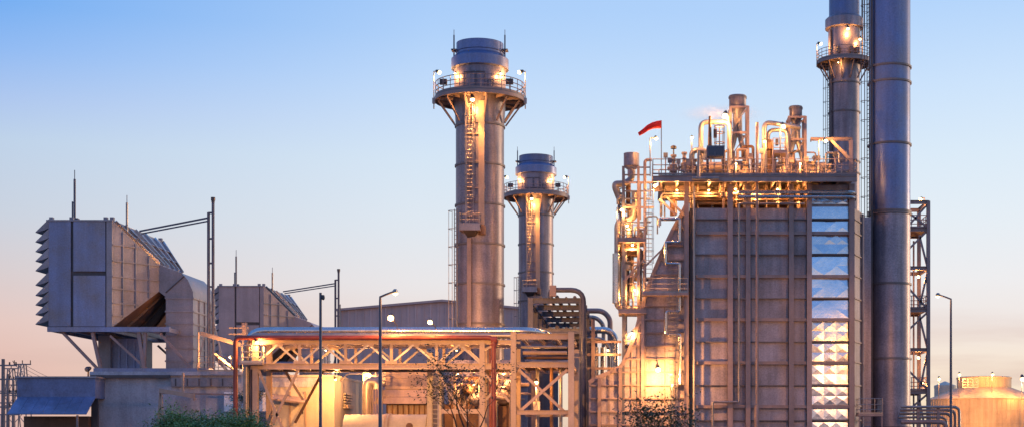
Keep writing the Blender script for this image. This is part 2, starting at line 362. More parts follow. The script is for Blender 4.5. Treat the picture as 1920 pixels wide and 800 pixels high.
def hoist_mast():
    D = 114.0; t = thing('hoist_mast', None, 'mast', (X(395, D), D, Z(695, D)))
    for px, top in ((391, 398), (399.5, 380)):
        B().tube([W(px, 697, D), W(px, top, D)], .11, 10).build('pole', 'blue_steel', t)
    c = B().tube([W(399.5, 380, D), W(399.5, 376, D)], .13, 8).tube([W(399.5, 376, D), W(399.5, 370, D)], .17, 8).build('pole_cap', 'dark_steel', t)
    for py in (399, 447, 493, 537, 585, 640): B().bar(W(391, py, D), W(399.5, py, D), .08, .14).build('rung', 'blue_steel', t)
    e = W(262, 433, D + 3.5)
    B().bar(W(391, 408, D), e, .10, .12).build('boom', 'blue_steel', t)
    B().bar(W(391, 414, D), e + Vector((.15, 0, -.2)), .08, .10).build('boom', 'blue_steel', t)
    for q in ((366, 696), (424, 702)): B().bar(W(396, 583, D), W(*q, D), .10).build('stay', 'galvanised', t)
    return t
hm = hoist_mast(); hm['label'] = 'tall double pole mast with boom beside the large air intake'; hm['group'] = 'hoist masts'
h2 = copy_tree(hm); h2.location += Vector((.3, U2, 0)); h2['label'] = 'shorter looking double pole mast beside the distant air intake'

# ------------------------------------------------------------------ bypass stacks
def wall_pt(cx, cy, r, dx):    # plan point on the camera side of a round shell, and its outward normal
    y = -math.sqrt(max(.01, r * r - dx * dx)); return (cx + dx, cy + y), Vector((dx, y, 0)).normalized()
def stack_platform(t, cx, cy, r, Rp, zd, lampdirs, braces=12, power=260):
    B().lathe(cx, cy, [(r + .02, zd - .10), (Rp, zd - .10), (Rp, zd), (r + .02, zd), (r + .02, zd - .10)], 48).build('platform', 'ring_steel', t)
    B().lathe(cx, cy, [(Rp - .06, zd - .36), (Rp + .03, zd - .36), (Rp + .03, zd - .102), (Rp - .06, zd - .102), (Rp - .06, zd - .36)], 48).build('platform_rim', 'steel_beam', t)
    for k in range(braces):
        a = 2 * math.pi * (k + .5) / braces; d = Vector((math.cos(a), math.sin(a), 0)); o = Vector((cx, cy, 0))
        B().bar(o + d * (r + .02) + Vector((0, 0, zd - .22)), o + d * (Rp - .08) + Vector((0, 0, zd - .22)), .12, .2).build('platform_beam', 'steel_beam', t)
        B().bar(o + d * (Rp - .25) + Vector((0, 0, zd - .38)), o + d * (r + .03) + Vector((0, 0, zd - 2.1)), .11, .13).build('platform_brace', 'steel_beam', t)
    b = B()
    for k in range(26):
        a = 2 * math.pi * k / 26; q = Vector((cx + math.cos(a) * (Rp - .05), cy + math.sin(a) * (Rp - .05), zd)); b.bar(q, q + Vector((0, 0, 1.08)), .05)
    for z in (1.08, .7, .36): b.ring(cx, cy, zd + z, Rp - .05, .032, n=52)
    b.lathe(cx, cy, [(Rp - .05, zd + .01), (Rp - .05, zd + .14)], 48); b.build('railing', 'steel_beam', t)
def bypass_stack(px, D):
    cx, cy = X(px, D), D; s = S(D); z = lambda py: Z(py, D); r = 45 * s
    t = thing('exhaust_stack', None, 'stack', (cx, cy, 0))
    B().lathe(cx, cy, [(r, 0), (r, z(240)), (48 * s, z(196)), (48 * s, z(124))], 56).build('shell', 'stack_steel', t)
    B().lathe(cx, cy, [(48 * s, z(132)), (53.5 * s, z(131)), (53.5 * s, z(113)), (45 * s, z(105)), (43 * s, z(105))], 56).build('collar', 'stack_steel_sky_tint', t)
    B().lathe(cx, cy, [(44 * s, z(112)), (44 * s, z(101)), (45.5 * s, z(100)), (45.5 * s, z(97.5)), (44 * s, z(97)), (44 * s, z(83)), (42.5 * s, z(83)), (42.5 * s, z(112))], 56).build('crown', 'stack_steel_sky_tint', t)
    py = 238
    while z(py) > 1:
        B().lathe(cx, cy, [(r - .01, z(py) - .09), (r + .09, z(py) - .09), (r + .09, z(py) + .06), (r - .01, z(py) + .06)], 56).build('band', 'ring_steel', t); py += 74
    zd = z(184); Rp = 84 * s; stack_platform(t, cx, cy, 48 * s, Rp, zd, [])
    # door frames and instrument boxes on the neck
    for dx, w_, h_ in ((-14, .9, 1.1), (6, .7, 1.1), (24, .4, .5)):
        (qx, qy), n = wall_pt(cx, cy, 48 * s, dx * s); tt = Vector((-n.y, n.x, 0)); c = Vector((qx, qy, zd + .5 + h_ / 2)); f = B()
        for sg in (-1, 1): f.bar(c + tt * sg * w_ / 2 + Vector((0, 0, -h_ / 2)) + n * .06, c + tt * sg * w_ / 2 + Vector((0, 0, h_ / 2)) + n * .06, .07)
        for sg in (-1, 1): f.bar(c - tt * w_ / 2 + Vector((0, 0, sg * h_ / 2)) + n * .06, c + tt * w_ / 2 + Vector((0, 0, sg * h_ / 2)) + n * .06, .07)
        f.build('hatch_frame', 'blue_steel', t)
    for dx in (-62, 60):
        c = Vector((cx + dx * s, cy - math.sqrt(Rp ** 2 - (dx * s) ** 2) + .25, zd + .75)); B().box(c.x - .28, c.x + .28, c.y - .16, c.y + .16, c.z - .2, c.z + .2).bar(c, c - Vector((0, 0, .75)), .06).build('junction_box', 'dark_steel', t)
    # lightning rods on brackets
    for dx in (-47, 48):
        q = Vector((cx + dx * s, cy - .6, 0)); B().tube([q + Vector((0, 0, z(116))), q + Vector((0, 0, z(70)))], .06, 6).tube([q + Vector((0, 0, z(70))), q + Vector((0, 0, z(60)))], .025, 5).box(q.x - .22, q.x + .22, q.y - .1, q.y + .7, z(98), z(96)).build('lightning_rod', 'blue_steel', t)
    # lamp posts on the platform rim, arms turned inwards
    for sg in (-1, 1):
        q = Vector((cx + sg * 85.5 * s, cy - .3, 0))
        B().tube([q + Vector((0, 0, z(206))), q + Vector((0, 0, z(136))), q + Vector((-sg * .35, 0, z(136)))], .05, 6).box(q.x - .12, q.x + .12, q.y - .12, q.y + .12, z(196), z(186)).build('lamp_post', 'galvanised', t)
        lamp(t, q + Vector((-sg * .42, -.05, z(136) - .08)), 420, (-sg * .8, -.35, -.5), .26)
    for dx in (-37, 37):
        (qx, qy), n = wall_pt(cx, cy, 48 * s, dx * s); lamp(t, Vector((qx, qy, z(146))) + n * .25, 110, (n.x * .3, n.y * .3, -1), .14, bulb='bulb_dim')
    # lamp under the platform washing the ladder
    (qx, qy), n = wall_pt(cx, cy, r, -6 * s); hl = lamp(t, Vector((qx, qy - 1.25, z(203))), 500, (.1, -.1, -1), .3); spot(hl, Vector((qx, qy - 1.25, z(208))), (.04, .13, -1), 5200, 62)
    # ladders, cable tray and landing
    (qx, qy), n = wall_pt(cx, cy, r, -13 * s); ladder(t, (qx, qy - .28), (0, -1), z(432), z(192), .5)
    (q2x, q2y), _ = wall_pt(cx, cy, r, 8 * s)
    tr = B().box(q2x - .22, q2x + .22, q2y - .3, q2y - .1, z(432), z(200)); tr.build('cable_tray', 'beige_steel', t)
    B().box(qx - .38, qx - .3, qy - .3, qy - .2, z(432), z(200)).build('guide_rail', 'galvanised', t)
    for zz in (210, 260, 310, 360, 410): B().box(qx - .45, q2x + .3, q2y - .12, q2y + .3, z(zz) - .05, z(zz) + .05).build('bracket', 'steel_beam', t)
    B().box(qx - .75, qx + .85, qy - 1.1, qy + .4, z(441), z(437)).build('landing', 'steel_beam', t)
    B().box(qx - .75, qx + .85, qy - 1.13, qy - 1.1, z(441), z(428)).build('kick_plate', 'grey_panel', t)
    B().add([(qx - .5, qy - .9, z(441)), (qx + .6, qy - .9, z(441)), (qx + .3, qy + .2, z(452)), (qx - .2, qy + .2, z(452)), (qx - .5, qy + .4, z(441)), (qx + .6, qy + .4, z(441))], [(0, 3, 2, 1), (0, 4, 3), (1, 2, 5)]).build('landing_bracket', 'dark_steel', t)
    railing(t, [(qx - .72, qy + .2, z(437)), (qx - .72, qy - 1.07, z(437)), (qx + .82, qy - 1.07, z(437)), (qx + .82, qy + .2, z(437))], 1.1, step=.7)
    B().lathe(q2x + .05, q2y - .15, [(.01, z(447)), (.3, z(446)), (.3, z(432)), (.2, z(428)), (.01, z(428))], 16).build('cable_drum', 'rust_lamplit_brown', t)
    (q3x, q3y), n3 = wall_pt(cx, cy, r, -36 * s); ladder(t, (q3x + n3.x * .28, q3y + n3.y * .28), n3, 1.0, z(396), .46, hoop=1.4)
    (q4x, q4y), _ = wall_pt(cx, cy, r, -15 * s); B().box(q4x - .16, q4x + .16, q4y - .25, q4y - .06, .5, z(452)).build('cable_tray', 'steel_beam', t)
    return t
bs = bypass_stack(900, 118); bs['label'] = 'tallest free standing round stack with ladder, left of its twin'; bs['group'] = 'bypass exhaust stacks'
b2_ = copy_tree(bs); b2_.location += Vector((1.22, U2, 0)); b2_['label'] = 'shorter looking round stack behind and right of the tallest one'

# ------------------------------------------------------------------ boiler stacks at the right
def boiler_stack(px, D, rpx, rings, label, ladder_side, blue):
    cx, cy = X(px, D), D; r = rpx * S(D); z2 = lambda py: Z(py, 164)
    t = thing('boiler_stack', label, 'stack', (cx, cy, 0), 'boiler exhaust stacks')
    zs_ = Z(398, 118)
    B().lathe(cx, cy, [(r, 0), (r, zs_)], 56).build('shell', 'stack_steel', t)
    B().lathe(cx, cy, [(r, zs_), (r, z2(150)), (r + .08, z2(128)), (r + .08, z2(52))], 56).build('upper_shell', blue if D < 150 else 'stack_steel', t)  # near stack's upper shell has the sky's blue painted into its colour
    B().lathe(cx, cy, [(r + .05, z2(56)), (r + .42, z2(55)), (r + .42, z2(38)), (r + .1, z2(33))], 56).build('collar', 'stack_steel', t)
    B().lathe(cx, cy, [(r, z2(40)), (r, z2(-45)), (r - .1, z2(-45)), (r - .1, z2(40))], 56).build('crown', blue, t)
    for py in rings:
        z = Z(py, D); B().lathe(cx, cy, [(r - .01, z - .09), (r + .1, z - .09), (r + .1, z + .06), (r - .01, z + .06)], 56).build('band', 'ring_steel', t)
    zd = z2(116); stack_platform(t, cx, cy, r + .08, r + 1.35, zd, [])
    q = Vector((cx - r - 1.4, cy - .4, 0)); B().tube([q + Vector((0, 0, z2(128))), q + Vector((0, 0, z2(84))), q + Vector((.3, 0, z2(84)))], .05, 6).build('lamp_post', 'galvanised', t)
    lamp(t, q + Vector((.4, -.1, z2(85))), 420, (.7, -.4, -.5), .3)
    (ax, ay), n = wall_pt(cx, cy, r, .1); lamp(t, (ax, ay - .5, z2(64)), 420, (0, -.25, -1), .28)
    (ax, ay), n = wall_pt(cx, cy, r, r * .75); lamp(t, (ax + .3, ay - .3, z2(80)), 300, (0, -.3, -1), .28)
    lamp(t, (cx - r * .6, cy - r - .9, z2(128)), 120, (0, 0, -1), .16, bulb='bulb_dim')
    for dx in (-.8, .5, 1.1):
        (ax, ay), n = wall_pt(cx, cy, r + .08, dx); c = Vector((ax, ay, zd + .9)) + n * .2; B().box(c.x - .2, c.x + .2, c.y - .15, c.y + .15, c.z - .3, c.z + .3).bar(c + Vector((0, 0, -.3)), (c.x, c.y, zd), .08).build('junction_box', 'dark_steel', t)
    n = Vector((-1, -.35, 0)).normalized(); ladder(t, (cx + n.x * (r + .25), cy + n.y * (r + .25)), n, 1, z2(118), .45, hoop=1.5, m='dark_steel')
    B().box(cx - r * .97 - .05, cx - r * .97 + .1, cy - r * .6, cy - r * .6 + .2, .5, z2(60)).build('riser_pipe', 'dark_steel', t)
    return t
boiler_stack(1668, 118, 38.5, (128, 157, 273, 398, 402, 533, 672, 800), 'huge blue grey stack rising out of frame right of the boiler wall', -1, 'stack_steel_sky_tint')
bk2 = boiler_stack(1583, 164, 28.5, (158, 212, 305, 327, 420), 'slimmer round stack with lit platform behind the boiler, left of huge one', -1, 'stack_steel_sky_tint')
n = Vector((1, -.3, 0)).normalized(); ladder(bk2, (X(1583, 164) + n.x * 2.0, 164 + n.y * 2.0), n, Z(116, 164), Z(-40, 164), .45, hoop=1.5, m='dark_steel')

# ------------------------------------------------------------------ heat recovery boiler
DH = 112.0
hb = thing('recovery_boiler', 'tall grey ribbed boiler wall with silver quilted strip and crowded roof deck', 'boiler', (X(1450, DH), DH + 6, 0))
sH = S(DH); zH = lambda py: Z(py, DH); xH = lambda px: X(px, DH)
zc = zH(388)                                         # top of the panelled casing
B().box(xH(1294), xH(1601), DH + .45, DH + 11.5, 0, zc).build('casing', 'dark_steel', hb)
rows = [388, 410, 435, 476, 516, 558, 597, 639.5, 678, 721, 760, 787, 826, 868, 892]
bays = [(1306, 1364), (1374, 1398), (1407, 1479), (1488, 1513)]
for (a, b_) in bays:
    for i in range(len(rows) - 1):
        B().box(xH(a) - .1, xH(b_) + .1, DH + .32, DH + .44, zH(rows[i + 1]) + .03, zH(rows[i]) - .03).build('panel', 'casing', hb)
for i, py in enumerate(rows[1:-1]):
    thick = i % 2 == 1
    h, d = (.17, .30) if thick else (.05, .24)
    for (a, b_) in bays + [(1522, 1592)]:
        B().box(xH(a), xH(b_), DH + .32 - d, DH + .318, zH(py) - h, zH(py) + h * .4).build('stiffener', 'steel_beam' if thick else 'ring_steel', hb)
for px, w_ in ((1369, 10), (1402.5, 9), (1483.5, 9.5), (1517.3, 9.5), (1597, 10)):
    B().ibeam((xH(px), DH + .12, 0), (xH(px), DH + .12, zH(345)), w_ * sH, .5, (0, 1, 0)).build('column', 'steel_beam', hb)
# quilted stainless cladding: a sheet of raised pyramids between every two stiffeners
rng = random.Random(3)
def quilt(x0, x1, z0, z1, y, nx, nz, dep, lean=0):
    b = B(); dx = (x1 - x0) / nx; dz = (z1 - z0) / nz; V = {}; vs = []; fs = []
    def v(k, p):
        if k not in V: V[k] = len(vs); vs.append(p)
        return V[k]
    for i in range(nx):
        for j in range(nz):
            c = [v((i + a, j + e), (x0 + (i + a) * dx, y + rng.uniform(-.02, .02), z0 + (j + e) * dz)) for a, e in ((0, 0), (1, 0), (1, 1), (0, 1))]
            a = v((i + .5, j + .5), (x0 + (i + .5 + rng.uniform(-.06, .06)) * dx, y - dep * rng.uniform(.75, 1.15), z0 + (j + .5 + rng.uniform(-.08, .08)) * dz))
            for k in range(4): fs.append((c[k], c[(k + 1) % 4], a))
    vs = [(p[0], p[1] - lean * (z1 - p[2]), p[2]) for p in vs]
    return b.add(vs, fs)
qrows = [366, 383, 410, 435, 476, 516, 558, 597, 639.5, 678, 721, 760, 787, 826, 868]
for i in range(len(qrows) - 1):
    h_ = qrows[i + 1] - qrows[i]
    quilt(xH(1522), xH(1592), zH(qrows[i + 1]) + .07, zH(qrows[i]) - .14, DH + .30, 3, 2 if h_ > 30 else 1, .036 if qrows[i] > 590 else .022, (.115 if qrows[i] < 590 else .03) * rng.uniform(.85, 1.1)).build('cladding_sheet', 'cladding', hb, 5)
B().box(xH(1522), xH(1592), DH + .36, DH + 1.4, zc - .5, zH(345)).build('upper_wall', 'casing', hb)
# end wall that turns away to the right
cr_ = [(xH(1602) + .02, DH + .35), (xH(1625) + .02, DH + 2.6)]
for i in range(len(rows) - 1):
    z0, z1 = zH(rows[i + 1]) + .03, zH(rows[i]) - .03
    (ax, ay), (bx_, by_) = cr_
    B().add([(ax, ay, z0), (bx_, by_, z0), (bx_, by_, z1), (ax, ay, z1)], [(0, 1, 2, 3)]).build('end_panel', 'casing', hb)
    B().bar((ax, ay - .06, z0), (bx_, by_ - .06, z0), .14, .1).build('end_stiffener', 'steel_beam', hb)
B().tube([(xH(1626), DH + 2.3, 0), (xH(1626), DH + 2.3, zH(392))], .1, 8).build('corner_pipe', 'steel_beam', hb)
B().box(xH(1630), xH(1644), DH + 2.8, DH + 6, 0, zH(396)).build('breeching_column', 'stack_steel', hb)
# deck, rim beam and railing
zd = zH(333)
B().box(xH(1236), xH(1602), DH - 1.2, DH + 10, zd - .1, zd).build('deck', 'ring_steel', hb)
B().ibeam((xH(1224), DH - 1.25, zd - .32), (xH(1602), DH - 1.25, zd - .32), .16, .42).build('rim_beam', 'steel_beam', hb)
B().ibeam((xH(1224), DH + 3, zd - .32), (xH(1602), DH + 3, zd - .32), .2, .42).build('rim_beam', 'steel_beam', hb)
for px in range(1240, 1600, 30): B().ibeam((xH(px), DH - 1.1, zd - .3), (xH(px), DH + 9, zd - .3), .14, .34).build('joist', 'steel_beam', hb)
railing(hb, [(xH(1224), DH + 6, zd), (xH(1224), DH - 1.2, zd), (xH(1602), DH - 1.2, zd), (xH(1602), DH + 8, zd)], 1.15, step=1.45, m='steel_beam', r=.035)
B().box(xH(1296), xH(1600), DH + 4, DH + 4.2, zc, zd - .12).build('back_wall', 'rust_lamplit_brown', hb)
# header pipes crowded between the casing top and the deck
for k in range(15):
    a = rng.choice((1240, 1262, 1300, 1310, 1375, 1410)); e = a + rng.choice((90, 130, 180, 220)); e = min(e, 1515)
    y = DH + rng.uniform(.9, 3.4); z = zH(rng.uniform(347, 386)); r = rng.choice((.07, .1, .13, .2))
    pts = [(xH(a), y, z), (xH(e), y, z), (xH(e), y, zd - .2)]
    if rng.random() < .5: pts = [(xH(a), y, zc - .4)] + pts
    B().tube(pts, r, 8, .3).build('header_pipe', rng.choice(('galvanised', 'beige_steel', 'steel_beam', 'rust_lamplit_brown')), hb)
for k in range(16):
    px = 1252 + k * 21 + rng.uniform(-5, 5); y = DH + rng.uniform(.6, 2.8); r = rng.choice((.06, .09, .16))
    b = B().tube([(xH(px), y, zc - .3), (xH(px), y, zd - .15)], r, 8)
    if k % 2: b.lathe(xH(px), y, [(.02, zH(368)), (.26, zH(367)), (.26, zH(359)), (.12, zH(356)), (.02, zH(356))], 10)
    b.build('riser', rng.choice(('galvanised', 'beige_steel', 'steel_beam')), hb)
for px, py in ((1330, 352), (1500, 354), (1420, 362), (1560, 352), (1270, 352), (1380, 350), (1460, 350)): lamp(hb, (xH(px), DH - .1 + 1.0, zH(py)), 260, (0, -.3, -1), .13, bulb='bulb')  # some of these lamps are added to spread orange glow under the deck
# pipes in front of the wall
B().tube([(xH(1383), DH - .5, zH(362)), (xH(1598), DH - .5, zH(362)), (xH(1606), DH + .6, zH(362)), (xH(1606), DH + 3, zH(362))], .13, 10, .8).build('steam_pipe', 'aluminium', hb)
B().tube([(xH(1383), DH - .5, zH(371)), (xH(1598), DH - .5, zH(371)), (xH(1606), DH + .6, zH(371)), (xH(1606), DH + 3, zH(371))], .12, 10, .8).build('steam_pipe', 'aluminium', hb)
B().tube([(xH(1508), DH - .35, zH(383)), (xH(1385), DH - .35, zH(383)), (xH(1385), DH - .35, zH(753)), (xH(1336), DH - .35, zH(753)), (xH(1336), DH - .35, .3)], .085, 8, .12).build('drain_pipe', 'galvanised', hb)
B().tube([(xH(1301), DH - .3, .2), (xH(1301), DH - .3, zH(350))], .1, 10).build('drain_pipe', 'galvanised', hb)
for py in (450, 560, 680): B().bar((xH(1385), DH - .35, zH(py)), (xH(1400), DH - .1, zH(py)), .06).build('pipe_clip', 'steel_beam', hb)
B().tube([(xH(1418.5), DH - .6, zH(233)), (xH(1418.5), DH - .6, zH(775))], .115, 10).tube([(xH(1418.5), DH - .6, zH(331)), (xH(1418.5), DH - .6, zH(326))], .2, 10).tube([(xH(1418), DH - .6, zH(760)), (xH(1416.5), DH - .8, .3)], .18, 10).build('vent_pipe', 'steel_beam', hb)
# left transition duct with its curved upper edge
poly = [(1292, 372), (1280, 398), (1262, 430), (1245, 465), (1228, 505), (1214, 540), (1203, 580), (1192, 622), (1178, 660), (1166, 684), (1152, 694), (1122, 706), (1104, 716)]
DT = DH + .6
pz = [(X(a, DT), Z(b_, DT)) for a, b_ in poly]
B().prism(pz + [(pz[-1][0], 0), (pz[0][0], 0)], DT, DT + 9).build('inlet_duct', 'casing', hb)
for i in range(len(pz) - 1):
    p, q = pz[i], pz[i + 1]; B().bar((p[0], DT - .08, p[1]), (q[0], DT - .08, q[1]), .3, .1, (0, 1, 0)).build('edge_flange', 'steel_beam', hb)
def slope_x(py):
    for (a, b_), (c, d) in zip(poly, poly[1:]):
        if b_ <= py <= d: return a + (c - a) * (py - b_) / (d - b_)
    return 1104
for px in (1205, 1163, 1124):
    top = next(py for py in range(380, 800) if slope_x(py) <= px); B().box(X(px - 3.2, DT), X(px + 3.2, DT), DT - .26, DT - .002, 0, Z(top + 3, DT)).build('duct_column', 'steel_beam', hb)
for py in [430, 460, 487, 514] + [574 + 24.6 * k for k in range(13)]:
    x = slope_x(py) + 3
    for a, c in ((x, 1120.5), (max(x, 1127.5), 1159.5), (max(x, 1166.5), 1201.5), (max(x, 1208.5), 1281)):
        if c - a > 4: B().box(X(a, DT), X(c, DT), DT - .2, DT - .003, Z(py, DT) - .06, Z(py, DT) + .05).build('duct_stiffener', 'steel_beam', hb)
for px, y0 in ((1142, 700), (1184, 650), (1246, 575)): B().box(X(px, DT) - .04, X(px, DT) + .04, DT - .12, DT - .004, 0, Z(y0, DT)).build('duct_rib', 'steel_beam', hb)
B().ibeam((xH(1287), DH - .1, 0), (xH(1287), DH - .1, zH(343)), 8.5 * sH, .5, (0, 1, 0)).build('column', 'steel_beam', hb)
# zigzag pipe, ladder and landing on the duct side
zg = [(1236, 425), (1236, 413), (1274, 413), (1274, 456), (1248, 456), (1248, 496), (1274, 496), (1274, 585), (1249, 585), (1249, 628), (1275, 628), (1275, 721), (1260, 721), (1260, 800)]
B().tube([(X(a, DT), DT - .7, Z(b_, DT)) for a, b_ in zg], .14, 10, .15).build('zigzag_pipe', 'aluminium', hb)
for a, b_ in ((1236, 425), (1274, 435), (1248, 476), (1274, 540), (1249, 606), (1275, 675)): B().bar((X(a, DT), DT - .7, Z(b_, DT)), (X(a, DT), DT - .02, Z(b_, DT)), .08).build('pipe_bracket', 'steel_beam', hb)
zl = Z(552, DT)
B().box(X(1203, DT), X(1289, DT), DT - 1.5, DT - .3, zl - .18, zl).build('landing', 'steel_beam', hb)
railing(hb, [(X(1204, DT), DT - .4, zl), (X(1204, DT), DT - 1.47, zl), (X(1288, DT), DT - 1.47, zl)], 1.1, step=1.1)
ladder(hb, (X(1261, DT), DT - 1.0), (0, -1), 1.2, zl + 1.1, .5)
ladder(hb, (X(1216, DT), DT - 1.3), (0, -1), zl, Z(362, DT), .55)
ladder(hb, (X(1262, DT), DT - .95), (0, -1), zl, Z(500, DT), .5, cage=False)
B().bar((X(1205, DT), DT - .5, Z(505, DT)), (X(1255, DT), DT - .5, Z(455, DT)), .12).build('brace', 'steel_beam', hb)
B().bar((X(1236, DT), DT - .5, Z(375, DT)), (X(1268, DT), DT - .5, Z(405, DT)), .16).build('brace', 'steel_beam', hb)
B().bar((X(1283, DT), DT - .5, Z(405, DT)), (X(1250, DT), DT - .5, Z(372, DT)), .16).build('brace', 'beige_steel', hb)
lamp(hb, (X(1228, DT), DT - 1.5, Z(353, DT)), 650, (.3, -.15, -1), .28)
B().bar((X(1228, DT), DT - 1.5, Z(350, DT)), (X(1228, DT), DT - 1.5, zd - .1), .05).build('lamp_stem', 'steel_beam', hb)
lamp(hb, (X(1233, DT), DT - 2.2, Z(694, DT)), 2600, (.15, -.5, -.75), .34)
B().bar((X(1233, DT), DT - 2.0, Z(691, DT)), (X(1233, DT), DT - .05, Z(682, DT)), .06).build('lamp_arm', 'steel_beam', hb)
g_ = B()
railing(hb, [(xH(1606), DH + .2, zH(776)), (xH(1606), DH - 1.2, zH(776)), (xH(1650), DH - 1.2, zH(776)), (xH(1650), DH + 1, zH(776))], 1.15, step=.6)
B().box(xH(1605), xH(1651), DH - 1.25, DH + .3, zH(776) - .15, zH(776)).box(xH(1606), xH(1608), DH - 1.2, DH - 1.1, 0, zH(776) - .15).box(xH(1648), xH(1650), DH - 1.2, DH - 1.1, 0, zH(776) - .15).build('access_platform', 'steel_beam', hb)

# ------------------------------------------------------------------ things standing on the boiler deck
def silencer(px, D, base, drum, rpx, frame, label, zb, twist=True):
    """vent silencer drum on a braced post frame with its feed pipes"""
    t = thing('vent_silencer', label, 'silencer', (X(px, D), D, zb), 'vent silencers on the boiler'); s = S(D); r = rpx * s
    y0, y1 = drum; zt, zl_ = Z(y0, D), Z(y1, D); cx = X(px, D)
    B().lathe(cx, D, [(r - .06, zt - .3), (r - .06, zt), (r, zt), (r, zl_), (r * .9, zl_ - .1), (r * .45, zl_ - .55), (r * .45, zl_ - .9)], 28).build('drum', 'stack_steel', t)
    B().lathe(cx, D, [(r, zt - .22), (r + .05, zt - .22), (r + .05, zt - .08), (r, zt - .08)], 28).build('drum_band', 'ring_steel', t)
    fx0, fx1, fy = X(frame[0], D), X(frame[1], D), .75
    for x in (fx0, fx1):
        for y in (D - fy, D + fy): B().ibeam((x, y, zb), (x, y, zl_ - .05), .2, .2, (0, 1, 0)).build('post', 'steel_beam', t)
    n = max(2, int((zl_ - zb) / 1.7)); hs = [zb + (zl_ - zb) * k / n for k in range(n + 1)]
    for k in range(1, n + 1):
        for y in (D - fy, D + fy): B().bar((fx0, y, hs[k] - .1), (fx1, y, hs[k] - .1), .12, .16).build('crossbeam', 'steel_beam', t)
        for x in (fx0, fx1): B().bar((x, D - fy, hs[k] - .1), (x, D + fy, hs[k] - .1), .12, .16).build('crossbeam', 'steel_beam', t)
        B().bar((fx0, D - fy, hs[k - 1]), (fx1, D - fy, hs[k] - .1), .07).build('brace', 'steel_beam', t)
    if twist:
        for dx, rr in ((-.32, .2), (.28, .2)):
            B().tube([(cx + dx * 2.2, D - .2, zb), (cx + dx * 2.0, D - .2, zb + (zl_ - zb) * .35), (cx + dx * .6, D - .1, zb + (zl_ - zb) * .62), (cx + dx * .5, D, zl_ - .3)], rr, 10, .5).build('feed_pipe', 'galvanised', t)
    return t
silencer(1383, 115, 333, (180, 202), 16, (1369, 1401), 'tall vent drum on posts, highest on the boiler deck', zd)
silencer(1492, 115, 333, (200, 221), 12, (1478, 1508), 'vent drum on lattice posts above the right half of boiler deck', zd)

def loop_pipe(name, label, pts, r, m='galvanised', fil=.5, cat='pipe', group='looping pipes on the boiler deck'):
    t = thing(name, label, cat, (pts[0][0], pts[0][1], pts[0][2]), group)
    B().tube(pts, r, 12, fil).build('pipe', m, t)
    fl = B(); d = (Vector(pts[1]) - Vector(pts[0])).normalized(); p = Vector(pts[0]) + d * .6
    fl.tube([p, p + d * .12], r * 1.7, 12).tube([p + d * .16, p + d * .28], r * 1.7, 12); fl.build('flange', 'steel_beam', t)
    return t
P = lambda px, py, D=112.6: (X(px, D), D, Z(py, D))
loop_pipe('steam_loop_pipe', 'thick pipe loop left of the tallest vent drum', [(X(1314, 113), 113, zd), P(1314, 229, 113), P(1368, 229, 113), (X(1368, 113), 113, zd)], .19)
loop_pipe('steam_loop_pipe', 'thick arched pipe left of the right vent drum', [(X(1433, 113), 113, zd), P(1433, 229, 113), P(1462, 233, 113), P(1500, 240, 113.6)], .18)
loop_pipe('steam_loop_pipe', 'lower squared pipe loop beside the right vent drum', [(X(1440, 113.4), 113.4, zd), P(1440, 244, 113.4), P(1476, 244, 113.4), (X(1476, 113.4), 113.4, zd)], .15)
loop_pipe('steam_loop_pipe', 'fat bent pipe beside the valves on boiler deck left', [(X(1297, 112.4), 112.4, zd), P(1297, 281, 112.4), P(1324, 283, 112.4), P(1324, 300, 112.4)], .21)
B_ = B().tube([P(1310, 334, 110.4), P(1310, 283, 110.4)], .12, 10).tube([P(1298, 334.5, 110.4), P(1348, 334.5, 110.4)], .13, 10)
tag(B_.build('drain_header', 'galvanised'), 'short pale pipe with cross header on boiler deck edge', 'pipe')

def valve_set(px, D, label, hgt, wide, m='beige_steel'):
    t = thing('valve_assembly', label, 'valve', (X(px, D), D, zd), 'valves on the boiler deck'); cx = X(px, D); r = wide * S(D) / 2
    B().lathe(cx, D, [(r * .5, zd), (r * .5, zd + hgt * .2), (r, zd + hgt * .24), (r, zd + hgt * .55), (r * .55, zd + hgt * .62), (r * .5, zd + hgt * .9), (r * .8, zd + hgt * .92), (r * .8, zd + hgt), (.02, zd + hgt)], 16).build('body', m, t)
    w_ = B().ring(cx, D - r * 1.05, zd + hgt * .72, r * .55, .04, n=16); w_.tube([(cx, D - r * 1.05, zd + hgt * .72), (cx, D, zd + hgt * .72)], .04, 6); w_.build('handwheel', 'dark_steel', t)
    B().tube([(cx - r * 1.7, D, zd + hgt * .4), (cx + r * 1.7, D, zd + hgt * .4)], r * .42, 10).build('branch_pipe', m, t)
    for s_ in (-1, 1): B().tube([(cx + s_ * r * 1.3, D, zd + hgt * .4), (cx + s_ * r * 1.45, D, zd + hgt * .4)], r * .75, 12).build('flange', 'steel_beam', t)
    return t
v = valve_set(1263, 112, 'mushroom capped safety valve near the windsock pole', 1.7, 14)
B().lathe(X(1263, 112), 112, [(.05, Z(290, 112)), (.05, Z(280, 112)), (.22, Z(279, 112)), (.22, Z(275, 112)), (.1, Z(273, 112)), (.01, Z(273, 112))], 12).build('cap', 'dark_steel', v)
valve_set(1283, 112, 'double necked safety valve right of the mushroom capped one', 1.9, 13)
valve_set(1300, 113.5, 'pale valve behind the fat bent pipe on boiler deck', 1.6, 18)
valve_set(1450, 113, 'bulky lit valve left of the right vent drum', 2.0, 22)
valve_set(1468, 112.2, 'smaller lit valve in front of the right vent drum', 1.5, 14)
valve_set(1525, 113, 'lit valve between right vent drum and jib frame', 1.4, 13)
valve_set(1398, 112.6, 'squat lit valve at the foot of the tallest vent drum', 1.3, 16)
valve_set(1556, 113, 'small lit valve under the jib frame', 1.2, 10)

